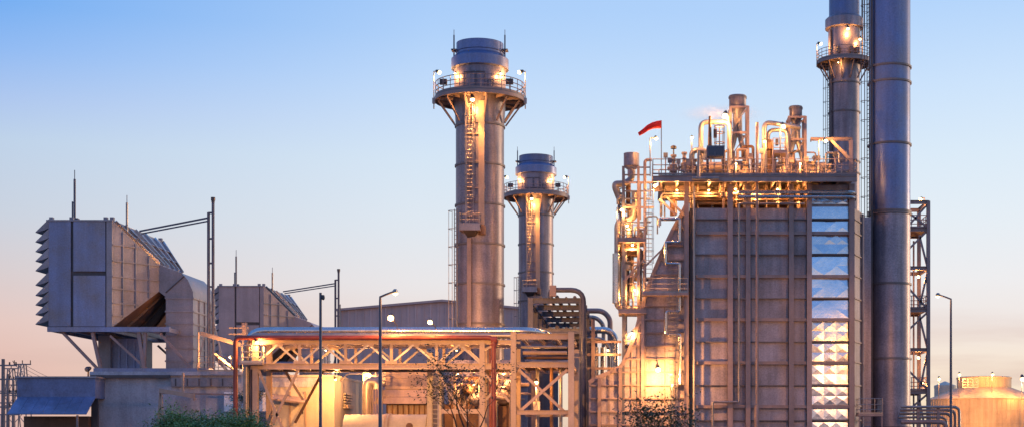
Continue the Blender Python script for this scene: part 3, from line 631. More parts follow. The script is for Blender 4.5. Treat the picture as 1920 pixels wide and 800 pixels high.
def steam_drum(px0, px1, py, D, rpx, label):
    t = thing('steam_drum', label, 'drum', (X((px0 + px1) / 2, D), D, zd), 'drums on the boiler deck'); r = rpx * S(D); z = Z(py, D); x0, x1 = X(px0, D), X(px1, D)
    B().tube([(x0 - r * .5, D, z), (x0 - r * .3, D, z), (x0, D, z), (x1, D, z), (x1 + r * .3, D, z), (x1 + r * .5, D, z)], [r * .3, r * .75, r, r, r * .75, r * .3], 20).build('vessel', 'beige_steel', t)
    for x in (x0 + .5, x1 - .5): B().box(x - .12, x + .12, D - r * .8, D + r * .8, zd, z - r * .5).build('saddle', 'steel_beam', t)
    k = x0 + .6
    while k < x1 - .3: B().tube([(k, D, z + r - .05), (k, D, z + r + .5)], .09, 8).tube([(k, D, z + r + .3), (k, D, z + r + .4)], .18, 8).build('nozzle', 'galvanised', t); k += .9
    return t
steam_drum(1318, 1400, 316, 115.5, 12, 'long drum lying behind the blue cabinet on boiler deck')
steam_drum(1425, 1550, 316, 115.8, 12, 'long drum lying along the right half of boiler deck')

t = thing('valve_cabinet', 'dark blue cabinet on legs with a round cage on top', 'cabinet', (X(1341, 111.6), 111.6, zd)); D = 111.6
cb = B().box(X(1325, D), X(1358, D), D - .6, D + .6, Z(296, D), Z(276, D)).build('cabinet', 'blue_steel', t)
for a, c in ((1328, 1338.5), (1341.5, 1355)): B().box(X(a, D), X(c, D), D - .64, D - .602, Z(294, D), Z(279, D)).build('window', 'black_glass', cb)
for px in (1327, 1356):
    for y in (D - .5, D + .5): B().box(X(px, D) - .06, X(px, D) + .06, y - .06, y + .06, zd, Z(296, D)).build('leg', 'dark_steel', t)
cg = B()
for py in (237, 249, 268): cg.ring(X(1349, D), D, Z(py, D), 9.5 * S(D), .035, n=20)
for k in range(8):
    a = math.pi * 2 * k / 8; q = (X(1349, D) + math.cos(a) * 9.5 * S(D), D + math.sin(a) * 9.5 * S(D)); cg.bar((*q, Z(276, D)), (*q, Z(237, D)), .04)
cg.build('round_cage', 'steel_beam', t)
B().tube([(X(1331, D), D, Z(276, D)), (X(1331, D), D, Z(218, D))], [.16, .09], 10).box(X(1338, D), X(1344, D), D - .2, D + .2, Z(258, D), Z(243, D)).build('actuator', 'rust_lamplit_brown', t)
t = thing('valve_platform', 'railed valve platform with boxes left of the right vent drum', 'platform', (X(1458, 112), 112, zd)); D = 112.0
B().box(X(1447, D), X(1474, D), D - .8, D + .8, Z(291, D), Z(288, D)).build('floor', 'steel_beam', t)
for px in (1448, 1473):
    for y in (D - .7, D + .7): B().box(X(px, D) - .06, X(px, D) + .06, y - .06, y + .06, zd, Z(291, D)).build('leg', 'steel_beam', t)
railing(t, [(X(1448, D), D + .7, Z(288, D)), (X(1448, D), D - .7, Z(288, D)), (X(1473, D), D - .7, Z(288, D)), (X(1473, D), D + .7, Z(288, D))], 1.0, step=.55, m='steel_beam')
B().box(X(1454, D), X(1459, D), D - .3, D + .1, Z(273, D), Z(262, D)).build('control_box', 'dark_steel', t)
B().tube([(X(1443, D), D, zd), (X(1443, D), D, Z(262, D))], .15, 8).lathe(X(1443, D), D, [(.02, Z(282, D)), (.3, Z(281, D)), (.3, Z(270, D)), (.02, Z(268, D))], 12).build('valve_stem', 'rust_lamplit_brown', t)

rc = random.Random(19)
ORD = 'first second third fourth fifth sixth seventh eighth ninth tenth eleventh twelfth thirteenth fourteenth fifteenth sixteenth seventeenth'.split()
for k, px in enumerate((1248, 1256, 1272, 1290, 1306, 1372, 1384, 1408, 1428, 1444, 1462, 1484, 1512, 1534, 1544, 1566, 1578)):
    Dk = 111.2 + rc.uniform(0, 1.6); q = X(px, Dk); h = rc.uniform(.7, 1.9); sd_ = rc.choice((-1, 1)); side = {0: 'left', 1: 'right'}
    t = thing('instrument_stand', ORD[k] + ' slim gauge box stand from the windsock along deck railing', 'instrument', (q, Dk, zd), 'instrument stands on the boiler deck')
    B().tube([(q, Dk, zd), (q, Dk, zd + h)], .05, 6).build('post', 'steel_beam', t)
    B().box(q - .16, q + .16, Dk - .1, Dk + .1, zd + h - .1, zd + h + .26).build('gauge_box', rc.choice(('dark_steel', 'beige_steel', 'blue_steel')), t)
    B().tube([(q + sd_ * .02, Dk + .1, zd + h * .4), (q + sd_ * .5, Dk + .1, zd + h * .4), (q + sd_ * .5, Dk + .1, zd)], .045, 6, .1).build('impulse_line', 'galvanised', t)
for k in range(12):
    px = 1330 + k * 22 + rc.uniform(-6, 6); Dk = 113.2 + rc.uniform(0, 2.6); q = X(px, Dk); h = rc.uniform(1.6, 3.4); e = q + rc.choice((-1, 1)) * rc.uniform(.4, 1.1)
    t = thing('branch_pipe', ORD[k] + ' thin bent pipe from the blue cabinet among roof drums', 'pipe', (q, Dk, zd), 'thin bent pipes among the drums')
    B().tube([(q, Dk, zd), (q, Dk, zd + h), (e, Dk, zd + h), (e, Dk, zd + h - .8)], rc.choice((.06, .08, .11)), 8, .2).build('pipe', rc.choice(('steel_beam', 'rust_lamplit_brown', 'galvanised')), t)
    B().tube([(q, Dk, zd + h * .5), (q, Dk, zd + h * .5 + .1)], .2, 10).build('flange', 'steel_beam', t)
def deck_lamp(px, py, D, label, power, arm=(0.35, 0, 0), size=.22):
    t = thing('deck_lamp', label, 'lamp', (X(px, D), D, zd), 'lamp posts on the boiler deck'); p = Vector((X(px, D), D, 0)); zt = Z(py, D); a = Vector(arm)
    pts = [p + Vector((0, 0, zd)), p + Vector((0, 0, zt))] + ([p + a + Vector((0, 0, zt + .02))] if a.length > .05 else [])
    B().tube(pts, .05, 6, .1).build('post', 'galvanised', t)
    lamp(t, p + a + Vector((0, -.12, zt - .05)), power, (a.x * .5, -.5, -.8), size)
deck_lamp(1219, 259, 111.5, 'lamp on thin post in front of the windsock', 260, (.45, 0, 0), .2)
deck_lamp(1297, 257, 112, 'small lamp atop straight post above the safety valves', 160, (0, 0, 0), .16)
deck_lamp(1366, 216, 112.2, 'brightest lamp on the roof, beside the tallest vent drum', 1500, (-.25, 0, 0), .34)
deck_lamp(1463, 236, 112.0, 'bright lamp beside the right vent drum', 600, (.2, 0, 0), .28)
deck_lamp(1436, 264, 111.4, 'small lamp on the arched pipe left of right vent drum', 260, (-.1, 0, 0), .17)
deck_lamp(1535, 263, 111.4, 'lamp hanging left of the jib frame post', 420, (.5, 0, 0), .22)
deck_lamp(1380, 306, 111.2, 'low lamp between cabinet and vent pipe at railing', 330, (0, 0, 0), .13)
deck_lamp(1500, 306, 111.2, 'low lamp at railing in front of right vent drum', 330, (0, 0, 0), .13)

D = 112.0; t = thing('jib_frame', 'angular lifting frame with diagonal brace at right end of boiler deck', 'hoist', (X(1595, D), D, zd))
B().ibeam((X(1595.5, D), D, zd), (X(1595.5, D), D, Z(264, D)), .26, .26, (0, 1, 0)).build('post', 'steel_beam', t)
B().ibeam((X(1520, D), D, Z(261, D)), (X(1598, D), D, Z(261, D)), .16, .24).build('beam', 'steel_beam', t)
B().bar((X(1559, D), D, Z(264, D)), (X(1594, D), D, Z(299, D)), .2).build('brace', 'beige_steel', t)
B().box(X(1520, D) - .03, X(1520, D) + .05, D - .06, D + .06, Z(266, D), Z(261, D)).build('stop', 'dark_steel', t)

D = 111.0; t = thing('windsock', 'red windsock blowing left on a thin pole above the boiler deck', 'windsock', (X(1240, D), D, zd))
B().tube([(X(1240, D), D, zd), (X(1240, D), D, Z(226, D))], .04, 6).build('pole', 'galvanised', t)
up = [(1240, 226), (1232, 227), (1222, 230), (1213, 235), (1204, 243), (1196, 249)]; lo = [(1240, 241), (1232, 241), (1224, 242), (1216, 245), (1207, 251), (1199, 255)]
b = B(); nS = 10
for i in range(6):
    a, c = W(*up[i], D), W(*lo[i], D); mid = (a + c) / 2; h = (a - c) / 2
    for k in range(nS):
        th = 2 * math.pi * k / nS; b.v.append(mid + h * math.cos(th) + Vector((0, 1, 0)) * h.length * math.sin(th) * .8)
for i in range(5):
    for k in range(nS): b.f.append([i * nS + k, i * nS + (k + 1) % nS, (i + 1) * nS + (k + 1) % nS, (i + 1) * nS + k])
b.build('sleeve', 'windsock_red', t)

# ------------------------------------------------------------------ pipe tower left of the boiler
D = 113.5; t = thing('pipe_tower', 'open steel tower of pipes with vent drum on top, left of boiler', 'tower', (X(1185, D), D, 0)); z = lambda py: Z(py, D); x = lambda px: X(px, D)
B().lathe(x(1184), D, [(14 * S(D), z(288)), (14.6 * S(D), z(288)), (14.6 * S(D), z(312)), (12 * S(D), z(315)), (.3, z(318)), (.3, z(330))], 26).build('vent_drum', 'stack_steel', t)
B().tube([(x(1184), D, z(320)), (x(1184), D, z(338)), (x(1168), D, z(345)), (x(1154), D, z(345)), (x(1154), D, z(352)), (x(1164), D, z(378))], .26, 12, .5).build('offset_pipe', 'galvanised', t)
for px in (1169, 1197):
    for dy in (-.9, 1.2): B().ibeam((x(px), D + dy, 0), (x(px), D + dy, z(316)), .2, .2, (0, 1, 0)).build('column', 'blue_steel' if px == 1169 else 'steel_beam', t)
B().tube([(x(1209), D - .9, 0), (x(1209), D - .9, z(304)), (x(1222), D - .9, z(304))], .12, 10, .3).build('riser_pipe', 'steel_beam', t)
B().tube([(x(1190), D, z(360)), (x(1190), D, z(412)), (x(1158), D, z(412)), (x(1158), D, z(572)), (x(1166), D, z(578)), (x(1196), D, z(578))], .26, 14, .7).build('main_pipe', 'galvanised', t)
B().tube([(x(1157), D, z(475)), (x(1157), D, z(568))], .36, 14).build('pipe_sleeve', 'aluminium', t)
B().tube([(x(1178), D + .3, z(345)), (x(1178), D + .3, z(372)), (x(1178), D + .3, z(392))], .2, 10).build('inner_pipe', 'rust_lamplit_brown', t)
B().tube([(x(1183), D - .2, z(560)), (x(1183), D - .2, z(508)), (x(1200), D - .2, z(508)), (x(1200), D - .2, z(560))], .12, 10, .3).build('loop_pipe', 'galvanised', t)
B().tube([(x(1173), D - .3, .3), (x(1173), D - .3, z(470))], .13, 10).build('riser_pipe', 'galvanised', t)
B().tube([(x(1202), D - .6, .3), (x(1202), D - .6, z(470))], .1, 10).build('riser_pipe', 'galvanised', t)
for py in (318, 332, 346, 362, 376, 392, 420): B().bar((x(1169), D - .9, z(py)), (x(1220), D - .9, z(py)), .08, .1).build('crossbeam', 'blue_steel', t)
for py in (346, 392, 470, 520, 590, 640, 690):
    B().bar((x(1197), D - .9, z(py)), (x(1226 if py < 400 else 1204), D - .9, z(py)), .1, .14).build('crossbeam', 'steel_beam', t)
    B().bar((x(1169), D - .9, z(py)), (x(1197), D - .9, z(py)), .1, .14).build('crossbeam', 'steel_beam', t)
for py in (458, 590):
    B().box(x(1160), x(1212), D - 1.4, D + 1.4, z(py), z(py - 5)).build('floor', 'steel_beam', t)
    railing(t, [(x(1160), D + 1.3, z(py - 5)), (x(1160), D - 1.35, z(py - 5)), (x(1211), D - 1.35, z(py - 5))], 1.1, step=.9, m='steel_beam')
B().box(x(1164), x(1197), D - .3, D + .6, z(462), z(480)).build('cable_box', 'rust_lamplit_brown', t)
B().bar((x(1170), D - 1, z(530)), (x(1206), D - 1, z(490)), .14).build('brace', 'steel_beam', t); B().bar((x(1170), D - 1, z(640)), (x(1206), D - 1, z(600)), .14).build('brace', 'steel_beam', t)
rt = random.Random(41)
for k in range(22):
    px = rt.uniform(1166, 1214); py = rt.uniform(330, 560); e = px + rt.choice((-1, 1)) * rt.uniform(8, 26); q = D + rt.uniform(-.8, 1.3); lo_z = z(py + rt.uniform(30, 110))
    B().tube([(x(px), q, lo_z), (x(px), q, z(py)), (x(e), q, z(py)), (x(e), q, z(py + rt.uniform(8, 40)))], rt.choice((.05, .07, .1, .14)), 8, .2).build('process_pipe', rt.choice(('galvanised', 'steel_beam', 'beige_steel', 'blue_steel')), t)
for px, py in ((1180, 440), (1200, 440), (1186, 540), (1205, 480), (1178, 500), (1192, 640), (1178, 655)):
    B().lathe(x(px), D - .4, [(.05, z(py + 8)), (.24, z(py + 6)), (.24, z(py - 3)), (.12, z(py - 6)), (.3, z(py - 7)), (.3, z(py - 9)), (.02, z(py - 9))], 12).build('valve', rt.choice(('beige_steel', 'galvanised', 'rust_lamplit_brown')), t)
lamp(t, (x(1190), D - 1.1, z(545)), 320, (0, -.4, -.9), .14); lamp(t, (x(1185), D - 1.1, z(625)), 320, (0, -.4, -.9), .14)
lamp(t, (x(1165), D - 1.2, z(397)), 420, (.6, -.3, -.7), .2); B().tube([(x(1157), D - 1.2, z(425)), (x(1157), D - 1.2, z(394)), (x(1163), D - 1.2, z(394))], .04, 6).build('lamp_arm', 'galvanised', t)
lamp(t, (x(1176), D - .6, z(424)), 420, (.3, -.4, -.8), .2)
lamp(t, (x(1186), D - 1.1, z(462)), 300, (0, -.4, -.9), .16)

# ------------------------------------------------------------------ pipe bridge in the foreground
D = 100.0; DB = 103.6; x = lambda px: X(px, D); z = lambda py: Z(py, D)
t = thing('pipe_bridge', 'long steel truss bridge carrying pipes, with white lattice sides', 'pipe bridge', (x(690), D + 1.8, 0))
def chord(y, px0, px1, pyc, w_, h_, name): B().ibeam((x(px0), y, z(pyc)), (x(px1), y, z(pyc)), w_, h_).build(name, 'beige_steel', t)
for y, k in ((D, 0), (DB, 1)):
    chord(y, 470, 968, 641, .24, .30, 'top_chord'); chord(y, 470, 968, 686, .28, .40, 'bottom_chord')
    for px in (562, 648, 734, 819): B().ibeam((x(px), y, z(681)), (x(px), y, z(645)), .18, .18, (0, 1, 0)).build('truss_post', 'beige_steel', t)
    tops = [521, 605, 691, 776, 862]; bots = [481, 562, 648, 734, 819, 902]
    for i, tp in enumerate(tops):
        for bt in (bots[i], bots[i + 1]):
            B().bar((x(tp), y + .03 * (1 if bt > tp else -1), z(645)), (x(bt), y + .03 * (1 if bt > tp else -1), z(681)), .13, .10, (0, 1, 0)).build('truss_diagonal', 'cream_paint', t)
    for tp in tops: B().box(x(tp) - .35, x(tp) + .35, y - .07, y - .05, z(649), z(643)).build('gusset', 'beige_steel', t)
    for bt in bots[1:-1]: B().box(x(bt) - .4, x(bt) + .4, y - .12, y - .1, z(682), z(676)).build('gusset', 'beige_steel', t)
for px in range(478, 968, 28):
    B().ibeam((x(px), D + .15, z(640)), (x(px), DB - .15, z(640)), .14, .24).build('cross_joist', 'beige_steel', t)
    B().ibeam((x(px), D + .15, z(686)), (x(px), DB - .15, z(686)), .14, .24).build('cross_joist', 'beige_steel', t)
fp = B().box(x(482), x(958), D + .2, DB - .2, z(682), z(680.5)); fp.build('floor_plate', 'galvanised', t)
for (px, top) in ((479.5, 636), (904.5, 633), (963, 622)):
    for y in (D - .02, DB + .02): B().ibeam((x(px), y, 0), (x(px), y, z(top)), .36, .36, (0, 1, 0)).build('column', 'beige_steel', t)
for a, c in (((484, 691), (530, 802)), ((560, 691), (512, 792)), ((584, 691), (530, 790)), ((512, 692), (545, 745)), ((818, 694), (878, 790)), ((900, 692), (850, 770)), ((908, 655), (924, 648)), ((909, 752), (955, 696)), ((909, 700), (955, 752))):
    y = D if a[0] not in (584, 512, 900) else DB
    B().ibeam((x(a[0]), y, z(a[1])), (x(c[0]), y, z(c[1])), .16, .16, (0, 1, 0)).build('knee_brace', 'beige_steel' if a[0] != 584 else 'rust_lamplit_brown', t)
for px, py in ((530, 802), (512, 792), (545, 745), (878, 790)): pass
B().bar((x(826), D + .2, z(770)), (x(904), D + .2, z(770)), .2, .3).build('tie_beam', 'beige_steel', t)
B().bar((x(909), D + .2, z(683)), (x(923), D + .2, z(683)), .14, .2).build('tie_beam', 'beige_steel', t)
lamp(t, (x(485), D - .5, z(641)), 420, (.5, -.2, -.8), .2); lamp(t, (x(737), D - .9, z(597)), 900, (0, -.7, -.6), .34)
B().bar((x(737), D - .6, z(596)), (x(737), D + 1.7, z(606)), .05).build('lamp_post', 'dark_steel', t)
lamp(t, (x(810), D - .9, z(605)), 420, (0, -.7, -.6), .26); B().bar((x(810), D - .6, z(604)), (x(810), D + 1.7, z(608)), .05).build('lamp_post', 'dark_steel', t)
lamp(t, (x(600), D + 1.8, z(652)), 150, (0, 0, -1), .12, bulb='bulb_dim'); lamp(t, (x(850), D + 1.8, z(652)), 150, (0, 0, -1), .12, bulb='bulb_dim')

def bridge_pipe(name, label, pts, r, m, fil, band=None):
    t = thing(name, label, 'pipe', (pts[0][0], pts[0][1], 0) if pts[0][2] < 3 else pts[0], 'pipes along the pipe bridge')
    B().tube(pts, r, 14, fil).build('pipe', m, t)
    if band:
        bb = B(); a, c, y, zz = band; k = a
        while k < c: bb.tube([(k, y, zz), (k + .06, y, zz)], r * 1.05, 14); k += 1.3
        bb.build('joint_bands', m, t)['kind'] = 'stuff'
    return t
bridge_pipe('insulated_pipe', 'fattest silver clad pipe on top of the pipe bridge', [(x(451), D + 1.7, .2), (x(451), D + 1.7, z(616)), (x(1003), D + 1.7, z(616)), (x(1030), D + 4, z(624)), (x(1030), D + 12, z(624))], .27, 'aluminium', 1.2, (x(485), x(985), D + 1.7, z(616)))
bridge_pipe('insulated_pipe', 'dull silver pipe just below the fattest one on pipe bridge', [(x(456), D + .75, .2), (x(456), D + .75, z(627)), (x(968), D + .75, z(627)), (x(985), D + .75, z(627))], .2, 'galvanised', .9, (x(490), x(960), D + .75, z(627)))
bridge_pipe('red_pipe', 'red pipe along the pipe bridge bending down at both ends', [(x(445), D - .45, .2), (x(445), D - .45, z(633)), (x(927), D - .45, z(633)), (x(927), D - .45, .2)], .155, 'red_paint', .35)
b = B().tube([(x(922), D - .4, z(637)), (x(933), D - .4, z(637))], .24, 10).tube([(x(927), D - .45, z(648)), (x(927), D - .45, z(645))], .24, 10); tag(b.build('pipe_flange', 'red_paint'), 'flanged red joint at right bend of the red pipe', 'flange')
bridge_pipe('riser_pipe', 'thin red pipe hanging left of the thick red riser', [(x(918), D + .3, .2), (x(918), D + .3, z(645))], .06, 'red_paint', 0)
for a, lab in ((462, 'grey riser right of the red riser at bridge left end'), (468, 'dark riser close to the left bridge column')):
    bridge_pipe('riser_pipe', lab, [(x(a), D + 1, .2), (x(a), D + 1, z(668)), (x(a) , D + 2.6, z(668))], .13, 'steel_beam' if a == 462 else 'dark_steel', .4)
t = thing('walkway_gate', 'lamp lit railing and posts at left end of the bridge', 'railing', (x(470), D + 2, z(680)))
railing(t, [(x(458), D - .8, z(680)), (x(496), D - .8, z(680)), (x(496), D - .2, z(680))], 1.15, step=.6, m='cream_paint', r=.04)
B().box(x(457), x(497), D - .85, D - .15, z(680) - .14, z(680)).build('floor', 'beige_steel', t)

# front frame to the right of the bridge
t = thing('support_frame', 'open braced steel frame with tall columns between bridge and boiler', 'frame', (x(1020), D + 3, 0))
for px in (1071,):
    for y in (D, D + 8): B().ibeam((x(px), y, 0), (x(px), y, z(622 if y == D else 640)), .40, .4, (0, 1, 0)).build('column', 'beige_steel', t)
B().ibeam((x(985), D + 8, 0), (x(985), D + 8, z(640)), .36, .36, (0, 1, 0)).build('column', 'steel_beam', t)
for py, h in ((630, .4), (683, .36), (772, .3)):
    for y in (D, D + 8): B().ibeam((x(968), y, z(py)), (x(1066), y, z(py)), .24, h).build('beam', 'steel_beam', t)
for px in (978, 1010, 1042, 1071): B().ibeam((x(px), D + .2, z(632)), (x(px), D + 7.8, z(632)), .16, .26).build('joist', 'steel_beam', t); B().ibeam((x(px), D + .2, z(685)), (x(px), D + 7.8, z(685)), .16, .26).build('joist', 'steel_beam', t)
for a, c in (((972, 772), (1064, 692)), ((972, 692), (1064, 776))): B().bar((x(a[0]), D + .1 + .12 * (a[1] < 700), z(a[1])), (x(c[0]), D + .1 + .12 * (a[1] < 700), z(c[1])), .2, .12, (0, 1, 0)).build('cross_brace', 'steel_beam', t)
B().box(x(972), x(1066), D + 1, D + 7, z(684), z(682)).build('floor', 'rust_lamplit_brown', t)
for k, (py, r, m) in enumerate(((648, .1, 'galvanised'), (657, .14, 'beige_steel'), (664, .1, 'rust_lamplit_brown'), (672, .2, 'galvanised'))):
    B().tube([(x(975), D + 1 + k * 1.2, z(py)), (x(1060), D + 1 + k * 1.2, z(py))], r, 10).build('tray_pipe', m, t)
for px in (1003, 1030, 1048): B().tube([(x(px), D + 2.5, .3), (x(px), D + 2.5, z(676))], .12, 10).build('drop_pipe', 'galvanised' if px != 1030 else 'rust_lamplit_brown', t)
lamp(t, (x(1003), D + 1.2, z(714)), 420, (.1, -.4, -.8), .22); B().bar((x(1003), D + 1.3, z(714)), (x(1003), D + 1.3, 0), .07).build('lamp_post', 'galvanised', t)
B().pb(1000, 752, 1012, 770, D + 1.6, .6).build('junction_box', 'cream_paint', t)

# pipe rack running back between the two units
Dq = 118.0; t = thing('pipe_rack', 'dark blue steel rack with stacked beams running away behind bridge', 'pipe rack', (X(1041, Dq), Dq + 18, 0))
xl, xr = X(995, Dq), X(1091, Dq); ztop = Z(563, Dq)
for k in range(7):
    y = Dq + 6 * k
    for xx in (xl, xr): B().ibeam((xx, y, 0), (xx, y, ztop + .2), .4, .4, (0, 1, 0)).build('column', 'blue_steel', t)
    B().ibeam((xl, y, ztop), (xr, y, ztop), .3, .42).build('beam', 'blue_steel', t); B().ibeam((xl, y, ztop - 2.4), (xr, y, ztop - 2.4), .3, .42).build('beam', 'blue_steel', t)
for xx in (xl, xr):
    for dz in (.3, 2.1): B().ibeam((xx, Dq, ztop - dz), (xx, Dq + 36, ztop - dz), .2, .3).build('side_beam', 'blue_steel', t)
for k, (u, r, m) in enumerate(((.18, .14, 'blue_steel'), (.36, .1, 'blue_steel'), (.5, .16, 'dark_steel'), (.68, .1, 'blue_steel'), (.85, .14, 'blue_steel'))):
    B().tube([(xl + (xr - xl) * u, Dq + 1, ztop + .22 + r), (xl + (xr - xl) * u, Dq + 36, ztop + .22 + r)], r, 10, .5).build('rack_pipe', m, t)
    B().tube([(xl + (xr - xl) * u, Dq + 1, ztop - 2.18 + r), (xl + (xr - xl) * u, Dq + 36, ztop - 2.18 + r)], r, 10, .5).build('rack_pipe', m, t)
B().tube([(X(1033, Dq), Dq - .8, ztop + .1), (X(1033, Dq), Dq - .8, Z(545, Dq)), (X(1095, Dq), Dq - .8, Z(545, Dq)), (X(1095, Dq), Dq - .8, .3)], .2, 12, 1.0).build('arched_pipe', 'blue_steel', t)
B().box(X(1032, Dq), X(1044, Dq), Dq - 1.1, Dq - .5, Z(557, Dq), Z(537, Dq)).build('valve_box', 'steel_beam', t)
for q, px, py, r, m in ((136, 1130, 582, .24, 'steel_beam'), (140, 1118, 594, .2, 'galvanised'), (131, 1140, 618, .3, 'aluminium'), (128, 1128, 634, .16, 'galvanised')):
    B().tube([(X(px - 45, q), q, Z(py, q)), (X(px, q), q, Z(py, q)), (X(px + 14, q), q, Z(py + 14, q)), (X(px + 14, q), q, .3)], r, 12, .7).build('loop_pipe', m, t)
for px in (1118, 1130): B().tube([(X(px, 126), 126, .3), (X(px, 126), 126, Z(650, 126))], .2, 10).build('drop_pipe', 'aluminium', t)
for py in (640, 664, 690): B().bar((X(1100, 124), 124, Z(py, 124)), (X(1165, 124), 124, Z(py, 124)), .14, .2).build('stay_beam', 'steel_beam', t)
B().ibeam((X(1112, 124), 124, 0), (X(1112, 124), 124, Z(598, 124)), .3, .3, (0, 1, 0)).build('column', 'steel_beam', t)
lamp(t, (X(1050, 117), 117, Z(640, 117)), 260, (0, -.4, -.9), .18); lamp(t, (X(1140, 123), 123, Z(655, 123)), 320, (0, -.2, -.9), .16)

# ------------------------------------------------------------------ machine hall parts between intake and stacks
D = 107.0; x = lambda px: X(px, D); z = lambda py: Z(py, D)
t = thing('equipment_enclosure', 'cream painted box building lit by lamps under the bridge', 'building', ((x(509) + x(627)) / 2, D + 5, 0))
zt = z(706)
B().box(x(509), x(627), D, D + 13, 0, zt).build('wall', 'cream_paint', t)
B().box(x(508), x(628), D - .1, D + 13.1, zt + .004, zt + .16).build('roof', 'cream_paint', t)
B().box(x(511), x(596), D - .09, D - .004, z(725), zt - .03).build('fascia', 'concrete', t)
dr = B().box(x(545), x(572), D - .07, D - .005, 0, z(738)).build('door', 'cream_paint', t)
for a in (544, 573): B().box(x(a) - .06, x(a) + .06, D - .12, D - .006, 0, z(733)).build('door_jamb', 'beige_steel', t)
B().box(x(568) - .04, x(568) + .04, D - .13, D - .071, z(775), z(770)).build('handle', 'dark_steel', dr)
B().hexa([(x(516), D - 1.5, z(747) - .12), (x(586), D - 1.5, z(755) - .12), (x(572), D - .005, z(744) - .1), (x(512), D - .005, z(737) - .1), (x(516), D - 1.5, z(747)), (x(586), D - 1.5, z(755)), (x(572), D - .005, z(744)), (x(512), D - .005, z(737))]).build('awning', 'beige_steel', t)
for k in range(6): B().box(x(627) + .003, x(627) + .18, D + 3.2, D + 6.0, z(733) - k * .2 - .1, z(733) - k * .2).build('louvre', 'cream_paint', t)
B().box(x(627) + .003, x(627) + .3, D + 3.5, D + 5.7, z(762), z(756)).build('vent_box', 'beige_steel', t)
lamp(t, (x(683), D + 2.0, z(697)), 500, (-.5, -.3, -.8), .2); B().tube([(x(683), D + 2.1, z(697)), (x(640), D + 2.1, z(697)), (x(626), D + 2.1, z(712))], .05, 6, .3).build('lamp_arm', 'galvanised', t)
lamp(t, (x(640), D - 2.2, z(712)), 1500, (.1, .5, -.9), .14); B().bar((x(640), D - 2.2, z(711)), (x(627), D - .05, z(710)), .05).build('lamp_arm', 'galvanised', t)

t = thing('exhaust_plenum', 'tan ribbed hood flaring outward below the bridge', 'hood', (X(760, 110), 112, 0)); D = 110.0
B().box(X(724, D), X(800, D), D, D + 6, 0, Z(688, D)).build('body', 'beige_steel', t)
for k, (y0, y1, f) in enumerate(((690, 709, 0), (709, 729, .05), (730, 744, .3), (744, 757, .55))):
    f1 = (0, .05, .5, .8)[k]
    B().hexa([(X(724, D) - f1, D - .1 - f1, Z(y1, D) + .02), (X(800, D) + .1, D - .1 - f1, Z(y1, D) + .02), (X(800, D) + .1, D - .01, Z(y1, D) + .02), (X(724, D) - .05, D - .01, Z(y1, D) + .02), (X(724, D) - f, D - .1 - f, Z(y0, D)), (X(800, D) + .1, D - .1 - f, Z(y0, D)), (X(800, D) + .1, D - .01, Z(y0, D)), (X(724, D) - .05, D - .01, Z(y0, D))]).build('hood_panel', 'beige_steel', t)
for px in range(728, 800, 10): B().tube([(X(px, D), D - .5, 0), (X(px, D), D - .5, Z(758, D))], .06, 6).build('grille_bar', 'rust_lamplit_brown', t)
D = 105.0; t = thing('exhaust_duct', 'fat pale horizontal cylinder with bolted flanges low under bridge', 'duct', (X(720, D), D, 0)); zz, r = 1.7 + (YH - 806) * S(D), 30 * S(D)
B().tube([(X(648, D), D, zz), (X(802, D), D, zz)], r, 32).build('shell', 'pale_duct', t)
for px in (724, 731): B().tube([(X(px, D), D, zz), (X(px, D) + .12, D, zz)], r * 1.07, 32).build('flange', 'beige_steel', t)
B().tube([(X(720, D), D, zz), (X(736, D), D, zz)], r * 1.03, 32).build('flange_collar', 'cream_paint', t)
for px in (665, 785): B().box(X(px, D) - .3, X(px, D) + .3, D - .8, D + .8, 0, zz - r * .7).build('saddle', 'concrete', t)
B().tube([(X(773, D), D - r, zz + .3), (X(773, D), D - r - .3, zz + .3)], .22, 12).build('port', 'rust_lamplit_brown', t)
D = 108.5; t = thing('vent_pipe', 'bent grey vent pipe in front of barred opening by cream building', 'pipe', (X(705, D), D, 0))
B().tube([(X(690, D), D, .5), (X(690, D), D, Z(715, D)), (X(708, D), D, Z(715, D)), (X(708, D), D, Z(730, D))], .36, 14, .6).build('pipe', 'galvanised', t)
for px in range(692, 716, 5): B().tube([(X(px, D), D - .5, 0), (X(px, D), D - .5, Z(728, D))], .05, 6).build('bar', 'steel_beam', t)
D = 106.5; t = thing('caged_stair', 'cream railed landing behind the lamp under bridge', 'platform', (X(683, D), D + 3, 0))
B().box(X(668, D), X(705, D), D + 2.5, D + 4, Z(720, D), Z(718, D)).build('floor', 'beige_steel', t)
railing(t, [(X(669, D), D + 3.9, Z(718, D)), (X(669, D), D + 2.55, Z(718, D)), (X(704, D), D + 2.55, Z(718, D)), (X(704, D), D + 3.9, Z(718, D))], 1.1, step=.5, m='cream_paint', r=.035)
for px in (669, 704): B().box(X(px, D) - .06, X(px, D) + .06, D + 2.5, D + 2.62, 0, Z(720, D)).build('leg', 'beige_steel', t)
D = 103.8; t = thing('service_ladder', 'vertical ladder on pale posts below middle of the bridge', 'ladder', (X(815, D), D, 0))
ladder(t, (X(815, D), D), (0, -1), 0.2, Z(690, D), .42, cage=False, m='cream_paint')
for px in (805, 824): B().ibeam((X(px, D), D + .3, 0), (X(px, D), D + .3, Z(690 if px > 810 else 660, D)), .36 if px < 810 else .16, .3, (0, 1, 0)).build('post', 'cream_paint', t)
D = 108.0; t = thing('machinery_skid', 'cluttered machinery with round vessels in the dark under the bridge', 'machinery', (X(870, D), D + 2, 0))
